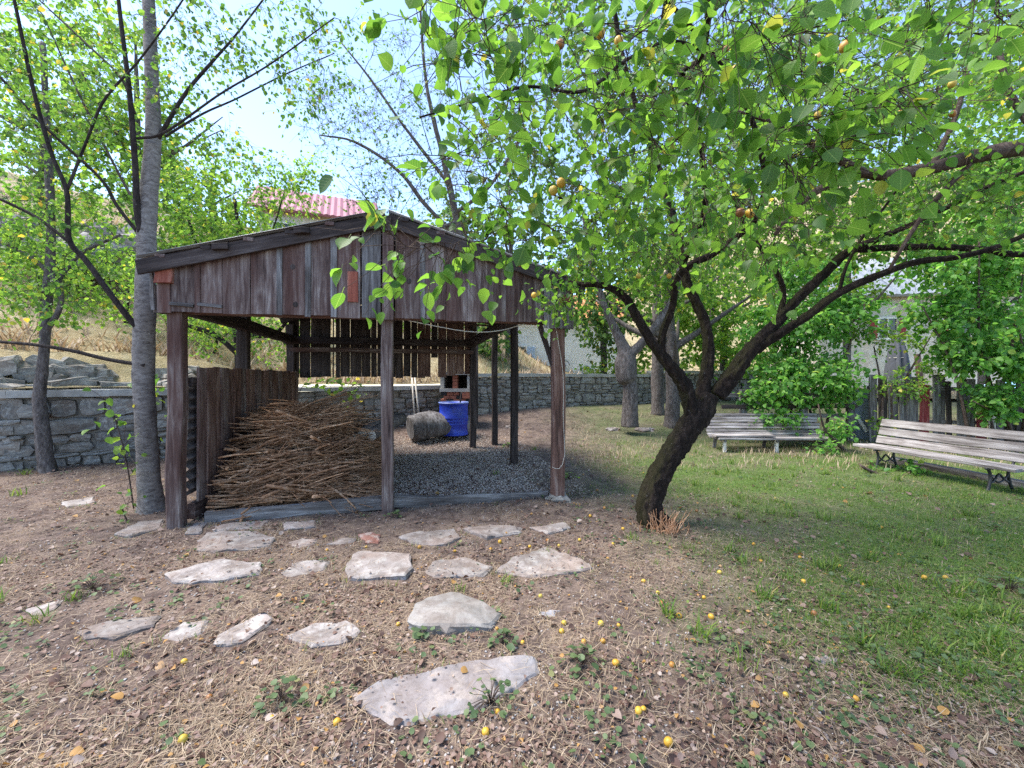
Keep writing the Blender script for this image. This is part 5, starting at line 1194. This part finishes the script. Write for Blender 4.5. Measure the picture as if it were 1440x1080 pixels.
bush('maple_bush', 'layered light green bush leaning over the iron bench from the fence', 1400, 8.3, 6, [(1390, 440, 8.1, 1.0, .6, .7, 80), (1350, 380, 8.2, 1.1, .6, .6, 70), (1440, 350, 8.0, 1.0, .6, .7, 70), (1400, 560, 7.9, .5, .4, .25, 36), (1310, 440, 8.3, .5, .4, .4, 26), (1450, 500, 7.9, .6, .5, .5, 56), (1430, 260, 8.2, 1.1, .6, .8, 80), (1340, 490, 8.2, .35, .3, .25, 20), (1300, 330, 8.4, .9, .5, .5, 50), (1380, 500, 8.0, .5, .4, .35, 40)], M['leaf_bush'], .105, 5, 82)
bush('fence_bush', 'thin sprig of pale leaves growing through the plank fence', 1250, 8.6, 3, [(1235, 470, 9.2, .6, .3, .35, 30), (1310, 480, 9., .45, .3, .3, 26), (1265, 545, 8.6, .55, .2, .16, 22), (1295, 520, 8.7, .5, .25, .15, 14), (1240, 600, 8.5, .12, .1, .25, 8)], M['leaf_light'], .07, 4, 83, 4)
bush('bench_weed', 'leafy green plant growing beside the end of the slatted bench', 1195, 8.2, 3, [(1175, 600, 8.0, .22, .2, .22, 16), (1160, 632, 7.9, .2, .15, .12, 10)], M['leaf_bush'], .08, 5, 84, 4)
bush('nettle_clump', 'bright green nettle clump growing at the corner of the iron bench', 1262, 6.6, 4, [(1262, 672, 6.4, .35, .25, .14, 26), (1290, 680, 6.3, .2, .2, .1, 10)], M['leaf_bush'], .075, 5, 85, 4)
# trees and scrub farther off
BGT = [
 ('hill_tree', 'leafy tree on the slope behind the left boulders', 60, 14, 6.0, [(30, 300, 14, 2.6, 1.5, 2., 90), (120, 210, 14.5, 2.6, 1.5, 2., 90), (20, 120, 14, 2.6, 1.5, 2., 80)], 'leaf_light'),
 ('hill_tree', 'tall tree on the slope behind the cherry trunk', 190, 15, 8.0, [(190, 180, 15, 2.4, 1.5, 2.2, 90), (250, 280, 15, 2.0, 1.5, 1.8, 70), (120, 60, 15, 3., 1.5, 2., 70)], 'leaf_light'),
 ('hill_tree', 'low scrubby tree on the slope left of the red roofed house', 300, 16, 4.0, [(310, 330, 15, 2., 1.2, 1.5, 70), (360, 370, 15, 1.8, 1.2, 1.2, 60)], 'leaf_light'),
 ('hill_tree', 'grey green tree above the far wall beside the white house', 850, 16, 5.0, [(850, 440, 15.5, 1.7, 1.2, 1.5, 80), (870, 350, 16, 2.4, 1.4, 2., 90)], 'leaf_far'),
 ('hill_tree', 'tree rising behind the far corner of the shed roof', 715, 16, 7.0, [(690, 470, 15, .8, .8, 1.0, 30), (720, 330, 16, 2.2, 1.4, 2.2, 80), (640, 330, 16, 1.8, 1.4, 1.6, 60), (760, 220, 16, 2.8, 1.4, 2.2, 80)], 'leaf_far'),
 ('hill_tree', 'broad tree behind the garden between grafted tree and maple bush', 1020, 15, 6.0, [(1020, 470, 14.5, 1.8, 1.2, 1.6, 90), (1030, 370, 15, 2.6, 1.4, 2., 100), (960, 430, 14, 1.5, 1., 1.6, 70), (1080, 260, 15.5, 3., 1.4, 2., 90)], 'leaf_light'),
 ('hill_tree', 'tall tree behind the plank fence and parasol', 1190, 15, 7.0, [(1170, 380, 14.5, 1.8, 1.2, 1.6, 80), (1200, 280, 15, 2.8, 1.4, 1.8, 90), (1130, 180, 16, 3., 1.4, 2.2, 70)], 'leaf_light'),
 ('hill_tree', 'leafy tree behind the stone house corner', 1380, 13.5, 7.5, [(1380, 360, 13, 2.2, 1.2, 1.6, 100), (1330, 260, 13.5, 2.4, 1.4, 1.6, 90), (1450, 240, 13, 2.2, 1.4, 2., 90), (1400, 130, 14, 2.8, 1.4, 1.8, 80), (1440, 470, 12.5, 1.2, 1., 1.2, 60)], 'leaf_light'),
 ('hill_tree', 'high crowned tree behind the apricot canopy', 1000, 19, 11., [(1000, 140, 19, 4., 2., 3., 100), (880, 120, 19, 3.4, 2., 2.6, 90), (800, 60, 19, 3., 2., 2.4, 60), (1120, 60, 19, 4., 2., 2.4, 80)], 'leaf_far'),
 ('hill_tree', 'high crowned tree above the stone house', 1290, 24, 13., [(1280, 100, 24, 5., 2., 4., 100), (1400, 60, 24, 5., 2., 4., 90)], 'leaf_far'),
]
for i, (nm, lab, px, d, h, bl, lm) in enumerate(BGT):
    simple_tree(nm, lab, px, d, h, bl, M['bark_grey'], M[lm], .17*d/15, 5, 200+i, .14, None, group='trees on the slopes round the garden', tl=.5*d/15, tw=5)

# ------------------------------------------------------------------ ground cover
POLY = [np.array([G(px, py, h*.6)[:2] for px, py in pts]) for pts, _, _, h in FL]
def on_flag(x, y):
    r_ = np.zeros(len(x), bool)
    for q in POLY:
        ins = np.zeros(len(x), bool); n_ = len(q)
        for i in range(n_):
            x0, y0 = q[i]; x1, y1 = q[(i+1) % n_]
            cnd = (y0 > y) != (y1 > y)
            ins ^= cnd & (x < (x1-x0)*(y-y0)/(y1-y0+1e-12)+x0)
        r_ |= ins
    return r_
def shed_uv(x, y):
    dx, dy = x-SL[0], y-SL[1]; return dx*SU[0]+dy*SU[1], dx*SV[0]+dy*SV[1]
def wall_side(x, y):
    """True on the garden side of the wall"""
    wy = np.interp(x, WALL[:, 0], WALL[:, 1]); return y < wy-.05
def spread(n_, rg, d0=1.35, d1=13., wide=900):
    d = d0*np.exp(rg.random(n_)*math.log(d1/d0)); x = rg.uniform(-wide, wide, n_)*d/F
    k_ = wall_side(x, d); return x[k_], d[k_]
def drop(x, y, keep, rg):
    k_ = rg.random(len(x)) < keep; return x[k_], y[k_]
def flat_scatter(name, label, n_, size, mat, seed, keepf, kind='mass', tilt=.35, lift=.004, asp=None):
    rg = np.random.default_rng(seed); x, y = spread(n_, rg); k_ = keepf(x, y); x, y = drop(x, y, k_, rg)
    f_ = on_flag(x, y); x, y = drop(x, y, np.where(f_, .15, 1.), rg); on = on_flag(x, y)
    m_ = len(x); sz = rg.uniform(size[0], size[1], m_)*(1+.06*np.maximum(y-3, 0))
    pos = np.c_[x, y, gz(x, y)+lift+rg.random(m_)*.012+np.where(on, .02, 0)]
    a_ = rg.uniform(0, 6.283, m_); d = np.c_[np.cos(a_), np.sin(a_), rg.normal(0, tilt*.5, m_)]; nn = np.c_[rg.normal(0, tilt, m_), rg.normal(0, tilt, m_), np.ones(m_)]
    v, f, r_ = leaf_mesh(pos, d, nn, sz, kind, rg)
    return tag(obj(name, v, f, mat, None, False, r_), label, name.replace('_', ' '), kind='stuff')
_tpl = leaf_tpl
def leaf_tpl(kind):
    if kind == 'strip': return np.array([(-.011, 0, 0), (.011, 0, 0), (.055, .5, .03), (.031, .5, .03), (.006, 1, .0), (-.004, 1, .0)]), np.array([(0, 1, 2, 3), (3, 2, 4, 5)])
    if kind == 'blade': return np.array([(-.045, 0, 0), (.045, 0, 0), (.035, .55, .06), (-.035, .55, .06), (.004, 1, .30), (-.004, 1, .30)]), np.array([(0, 1, 2, 3), (3, 2, 4, 5)])
    if kind == 'round': return np.array([(0, 0, 0), (.42, .2, .08), (.48, .62, .09), (0, 1, 0), (-.48, .62, .09), (-.42, .2, .08)]), np.array([(0, 1, 2, 3), (0, 3, 4, 5)])
    return _tpl(kind)
def patch(x, y, s_, seed): return np.clip(.5+.75*vnoise(x, y, s_, seed), 0, 1)
def inshed(x, y):
    u, v = shed_uv(x, y); return (u > .1) & (u < 3.95) & (v > .1) & (v < 4.2)
flat_scatter('dead_leaves', 'brown and tan dead leaves littered over the soil', 85000, (.007, .028), M['litter'], 1, lambda x, y: (1-.72*green(x, y))*(.15+.85*patch(x, y, 1.7, 5)**1.5)*np.where(inshed(x, y), .8, 1))
flat_scatter('floor_leaves', 'dry brown leaves blown over the shed gravel', 60000, (.012, .035), M['litter'], 23, lambda x, y: np.where(inshed(x, y), .25+.75*patch(x, y, 2., 27), 0.), 'mass', .5, .034)
flat_scatter('clover', 'tiny green clover leaves matted into the lawn', 90000, (.007, .02), M['grass'], 24, lambda x, y: green(x, y)*patch(x, y, 2.3, 29), 'round', .4, .012)
flat_scatter('curled_leaves', 'larger curled brown leaves lying among the litter', 5200, (.03, .055), M['litter'], 22, lambda x, y: (1-.6*green(x, y))*patch(x, y, 1.1, 25)*np.where(inshed(x, y), .5, 1), 'mass', .6, .008)
flat_scatter('straw', 'dry straw and grass stalks lying over the soil', 190000, (.02, .11), M['straw'], 2, lambda x, y: (1-.6*green(x, y))*(.12+.88*patch(x, y, 1.3, 8)**1.6)*np.where(inshed(x, y), .1, 1), 'strip', .25)
# pebbles and the gravel floor
def pebbles(name, label, x, y, size, mat, seed):
    rg = np.random.default_rng(seed); m_ = len(x)
    o8 = np.array([(1, 0, 0), (.3, .9, 0), (-.8, .55, 0), (-.7, -.6, 0), (.4, -.85, 0), (.1, .05, .6), (0, 0, -.5)]); tf = np.array([(0, 1, 5), (1, 2, 5), (2, 3, 5), (3, 4, 5), (4, 0, 5), (1, 0, 6), (2, 1, 6), (3, 2, 6), (4, 3, 6), (0, 4, 6)])
    a_ = rg.uniform(0, 6.283, m_); ca, sa = np.cos(a_), np.sin(a_); s3 = rg.uniform(size[0], size[1], (m_, 1))*rg.uniform(.6, 1.2, (m_, 3))
    t_ = o8[None]*s3[:, None, :]+rg.normal(0, .12, (m_, 7, 3))*s3[:, None, :]
    vx = t_[..., 0]*ca[:, None]-t_[..., 1]*sa[:, None]; vy = t_[..., 0]*sa[:, None]+t_[..., 1]*ca[:, None]
    v = np.stack([vx+x[:, None], vy+y[:, None], t_[..., 2]+gz(x, y)[:, None]+.002], -1).reshape(-1, 3)
    f = (tf[None]+(np.arange(m_)*7)[:, None, None]).reshape(-1, 3)
    return tag(obj(name, v, f, mat, None), label, name, kind='stuff')
rg = np.random.default_rng(9); x, y = spread(16000, rg); x, y = drop(x, y, (.15+.85*patch(x, y, 1.9, 11))*(1-.8*green(x, y)), rg); k_ = ~on_flag(x, y)
pebbles('pebbles', 'small pale pebbles scattered in the soil', x[k_], y[k_], (.003, .011), M['pebble'], 10)
rg = np.random.default_rng(12); u, v = rg.uniform(.3, 4.6, 26000), rg.beta(1.1, 1.3, 26000)*5.0+.12; q = SL[None]+u[:, None]*SU+v[:, None]*SV; e_ = (u < 3.95) | (rg.random(26000) < .3)
pebbles('gravel', 'dark grey gravel covering the floor of the shed', q[e_, 0], q[e_, 1], (.008, .022), M['gravel'], 13)
# grass
def grass(name, label, x, y, h, mat, seed, lean=.45):
    rg = np.random.default_rng(seed); m_ = len(x); a_ = rg.uniform(0, 6.283, m_); ln = np.abs(rg.normal(0, lean, m_))
    d = np.c_[np.cos(a_)*ln, np.sin(a_)*ln, np.ones(m_)]; nn = np.c_[np.cos(a_), np.sin(a_), np.zeros(m_)]
    v, f, r_ = leaf_mesh(np.c_[x, y, gz(x, y)-.004], d, nn, h, 'blade', rg)
    return tag(obj(name, v, f, mat, None, False, r_), label, 'grass', kind='stuff')
rg = np.random.default_rng(14); x, y = spread(400000, rg, 1.8, 9.5); g_ = green(x, y)*(.35+.65*patch(x, y, 1.5, 14)); x, y = drop(x, y, g_, rg)
grass('lawn_grass', 'patchy green grass between the apricot tree and the benches', x, y, rg.uniform(.018, .05, len(x))*(1+.12*np.maximum(y-3.5, 0)), M['grass'], 15)
rg = np.random.default_rng(16); x, y = spread(75000, rg, 1.35, 12.5); g_ = (.05+.95*patch(x, y, 2.1, 17)**3)*(1-.65*green(x, y))*np.where(inshed(x, y), 0, 1)*np.where(on_flag(x, y), .03, 1); x, y = drop(x, y, g_*.9, rg)
grass('dry_grass', 'short dry grass tufts growing in the bare soil', x, y, rg.uniform(.02, .06, len(x))*(1+.08*np.maximum(y-3.5, 0)), M['straw'], 17, .7)
rg = np.random.default_rng(18); x, y = spread(60000, rg, 5.5, 13.); g_ = np.where((x > 1.) & (y > 6.6), 1., .0)*(.1+.6*patch(x, y, 1.2, 19)**2); x, y = drop(x, y, g_*.8, rg)
grass('yellow_grass', 'taller straw yellow grass in front of the benches', x, y, rg.uniform(.06, .15, len(x)), M['straw'], 19, .4)
rg = np.random.default_rng(60); x, y = spread(900, rg, 2., 9.); x, y = drop(x, y, .05+.8*green(x, y), rg); n_ = 26; cx = np.repeat(x, n_)+rg.normal(0, .03, len(x)*n_); cy = np.repeat(y, n_)+rg.normal(0, .03, len(x)*n_)
grass('grass_clumps', 'coarser clumps of longer grass standing in the lawn', cx, cy, np.repeat(rg.uniform(.05, .13, len(x)), n_)*rg.uniform(.5, 1.1, len(cx)), M['grass'], 61, .6)
ex, ey = [], []
for q in POLY:
    for i in range(len(q)):
        a_, b_ = q[i], q[(i+1) % len(q)]; m_ = int(np.linalg.norm(b_-a_)*130); t_ = rng.random(m_)[:, None]; o_ = nrm((a_+b_)/2-q.mean(0)); e_ = a_+(b_-a_)*t_+o_*(np.abs(rng.normal(0, .03, (m_, 1)))+.004); k_ = vnoise(e_[:, 0], e_[:, 1], 5., 33) > -.1; ex.append(e_[k_, 0]); ey.append(e_[k_, 1])
ex, ey = np.concatenate(ex), np.concatenate(ey); k_ = rng.random(len(ex)) < .8
grass('edge_straw', 'dry grass fringing the edges of the flagstones', ex[k_], ey[k_], rng.uniform(.02, .06, k_.sum()), M['straw'], 62, .8)
grass('edge_grass', 'green grass fringing the edges of the flagstones', ex[~k_], ey[~k_], rng.uniform(.02, .06, (~k_).sum()), M['grass'], 63, .7)
# low broad leaved weeds
rg = np.random.default_rng(20); x, y = spread(900, rg, 1.5, 7.); x, y = drop(x, y, .12+.75*green(x, y)+.25*patch(x, y, 1.5, 21), rg); k_ = ~on_flag(x, y) & ~inshed(x, y); x, y = x[k_], y[k_]
n_ = 9; cx = np.repeat(x, n_)+rg.normal(0, .05, len(x)*n_); cy = np.repeat(y, n_)+rg.normal(0, .05, len(x)*n_); m_ = len(cx); a_ = rg.uniform(0, 6.283, m_)
v, f, r_ = leaf_mesh(np.c_[cx, cy, gz(cx, cy)+rg.uniform(.008, .035, m_)], np.c_[np.cos(a_), np.sin(a_), rg.normal(0, .25, m_)], np.c_[rg.normal(0, .3, m_), rg.normal(0, .3, m_), np.ones(m_)], rg.uniform(.014, .034, m_), 'round', rg)
tag(obj('ground_weeds', v, f, M['weed'], None, False, r_), 'small round leaved weeds creeping over soil and grass', 'weeds', kind='stuff')
def weed(px, py, s_, label, seed, n_=26, mat='weed', leaf=.04):
    rg = np.random.default_rng(seed); c = G(px, py); c[2] = float(gz(c[0], c[1])); r_ = thing('weed', label, 'weed', c)
    a_ = rg.uniform(0, 6.283, n_); rad = rg.random(n_)**.6*s_; hh_ = s_*.75*(1-(rad/s_)**2)*rg.uniform(.5, 1, n_)+.015
    tip = c+np.c_[np.cos(a_)*rad, np.sin(a_)*rad, hh_]
    st = np.stack([np.repeat(c[None], n_, 0), (c+tip)/2+np.array((0, 0, .02)), tip], 1); v, f = tubes(st, np.full((n_, 3), .0016), 3); obj('stems', v, f, M['bark_brown'], r_)
    v, f, k_ = leaf_mesh(tip, np.c_[np.cos(a_), np.sin(a_), rg.normal(-.1, .25, n_)], np.c_[rg.normal(0, .3, (n_, 2)), np.ones(n_)], leaf*rg.uniform(.6, 1.2, n_), 'round', rg); obj('leaves', v, f, M[mat], r_, False, k_)
weed(130, 830, .16, 'feathery green weed clump out on the leaf litter', 301, 40, leaf=.03)
weed(395, 985, .10, 'grey green weed rosette on bare soil near the largest flagstone', 302, 30, leaf=.035)
weed(708, 905, .07, 'round leaved weed between the rough rock and the largest flagstone', 303, 22)
weed(820, 935, .10, 'weed patch with a fallen fruit right of the largest flagstone', 304, 26)
weed(600, 893, .06, 'small weed against the foot of the rough rock', 305, 18)
weed(552, 728, .07, 'bluish weed at the foot of the middle post', 306, 16)
weed(690, 990, .12, 'creeping weed along the right edge of the largest flagstone', 307, 34, leaf=.03)
weed(1420, 830, .14, 'broad leaved weed in the grass out from the iron bench', 308, 24, leaf=.06)
weed(715, 630, .12, 'green tuft by the middle post of the right side', 309, 30, 'leaf_light')
weed(800, 675, .14, 'green tuft at the inner side of the right front post', 310, 30, 'leaf_light')
# tuft of dry shoots round the apricot foot
rg = np.random.default_rng(44); c = G(935, 748); n_ = 70; b0 = c+np.c_[rg.normal(0, .10, n_), rg.normal(0, .05, n_), np.zeros(n_)]; tp_ = b0+np.c_[rg.normal(0, .06, n_), rg.normal(-.02, .05, n_), rg.uniform(.06, .24, n_)]
v, f = tubes(np.stack([b0, (b0+tp_)/2+rg.normal(0, .012, (n_, 3)), tp_], 1), np.tile(np.array([.004, .003, .002]), (n_, 1)), 4)
tag(obj('dry_shoots', v-c, f, M['stick'], None, True, None, Matrix.Translation(V3(c))), 'tuft of dry brown shoots at the foot of the apricot tree', 'shoots')
# fallen apricots
FA = [(259,932),(294,983),(382,1010),(474,1019),(257,1043),(683,1033),(699,885),(700,1003),(866,937),(945,936),(793,877),(821,906),(848,905),(870,882),(905,1000),(1105,981),(1203,985),(940,1047),(898,1002),(990,842),(930,852),(905,820),(925,838),(1012,808),(460,775),(515,770),(590,770),(640,775),(703,763),(745,770),(786,768),(690,772),(862,765),(815,760),(876,745),(830,728),(770,760),(1130,822),(1145,868),(1215,822),(1300,815),(1330,812),(1070,790),(1180,795),(1060,765),(1125,785),(890,700),(840,690),(850,715),(905,665),(820,668),(870,650),(955,870),(790,890),(845,880),(1000,870),(560,880),(455,905),(735,905),(760,838),(1090,700),(980,720),(1010,690),(1250,855),(1365,785),(1240,745)]
for i, (px, py) in enumerate(FA):
    c = G(px, py); s_ = float(rf.uniform(.022, .037)); Mx = Matrix.Translation((c[0], c[1], float(gz(c[0], c[1]))+s_*rf.uniform(.1, .42))) @ Matrix.Rotation(rf.uniform(0, 6), 4, 'Z') @ Matrix.Rotation(rf.uniform(0, 3), 4, 'X') @ Matrix.Diagonal((s_, s_, s_, 1))
    tag(link('fallen_apricot', FM, Mx), 'small yellow apricot fallen on the ground', 'apricot', 'apricots fallen on the ground')
# dry grass and scrub on the slope above the wall
rg = np.random.default_rng(50); n_ = 26000; th = rg.uniform(-.95, .95, n_); t_ = .4+rg.random(n_)**1.6*22; t_ = np.where(th < -.5, t_+.9, t_); r_ = np.interp(th, ths, r0)+t_
z = hz(th, t_, None)+.10*vnoise(r_*np.sin(th), r_*np.cos(th), .9)*np.minimum(1, t_)+.5*vnoise(r_*np.sin(th), r_*np.cos(th), .22, 4)*sstep(3, 12, t_); k_ = patch(r_*np.sin(th), r_*np.cos(th), .9, 51) > rg.random(n_)*.8
pos = np.c_[r_*np.sin(th), r_*np.cos(th), z-.03][k_]; m_ = len(pos); a_ = rg.uniform(0, 6.283, m_)
v, f, q_ = leaf_mesh(pos, np.c_[np.cos(a_)*.45, np.sin(a_)*.45, np.ones(m_)], np.c_[np.cos(a_), np.sin(a_), np.zeros(m_)], rg.uniform(.15, .45, m_), 'blade', rg)
tag(obj('slope_grass', v, f, M['straw'], None, False, q_), 'tall dry yellow grass on the slope above the wall', 'grass', kind='stuff')
# rubble bank above the coping at the left
rb = thing('rubble_bank', 'bank of rough pale stones above the left wall coping', 'stone bank', hill_at(60, 7.9)); rg = np.random.default_rng(52)
for i in range(46):
    px = rg.uniform(-60, 262); th_ = math.atan2((px-720)/F, 1.); k_ = rg.uniform(0, 1); r_ = float(np.interp(th_, ths, r0))+.42+.55*k_; s_ = rg.uniform(.24, .55)
    Mx = Matrix.Translation((r_*math.sin(th_), r_*math.cos(th_), 1.26+.5*k_)) @ Matrix.Rotation(rg.uniform(.2, 1.1), 4, 'Z') @ Matrix.Rotation(rg.normal(0, .2), 4, 'Y') @ Matrix.Diagonal((s_*1.2, s_*.7, s_*rg.uniform(.4, .65), 1))
    link('stone', RBV[i % 4], Mx, rb)
for i, (px, d, w_, lab) in enumerate(((130, 10, 1.2, 'light green scrub between the boulders and the cherry'), (0, 9.5, 1.2, 'light green scrub at the far left above the wall'), (60, 9.2, 1.1, 'low scrub sprouting just above the rubble bank'), (175, 9.4, 1.1, 'low scrub just left of the cherry trunk above the wall'), (240, 11, 1.3, 'scrub on the slope seen between cherry and shed'), (300, 9.8, 1.2, 'scrub on the slope above the shed side wall'), (400, 12, 1.3, 'scrub seen under the left eave'), (560, 15, 1.6, 'scrub on the slope straight behind the shed'), (930, 16.5, 1.8, 'bright scrub above the far wall behind the grafted tree'), (1010, 16, 1.8, 'bright scrub above the far wall left of the maple bush'), (1090, 15.5, 1.7, 'bright scrub behind the maple bush'), (870, 15.5, 1.3, 'bright scrub on the far wall beside the white house'), (60, 12, 1.5, 'scrub growing between the two boulders'), (200, 13, 1.6, 'scrub behind the cherry trunk on the slope'))):
    b0 = hill_at(px, d); py = 530-(b0[2]+.5-CAMZ)*F/d
    simple_tree('scrub_bush', lab, px, d, 1.2, [(px, py, d, w_, .8, .6, 34), (px+40, py-25, d+.3, w_*.7, .7, .5, 22)], M['bark_dark'], M['leaf_light'], .10*d/10, 4, 400+i, .03, b0, cat='bush', group='scrub on the slopes', tl=.35)
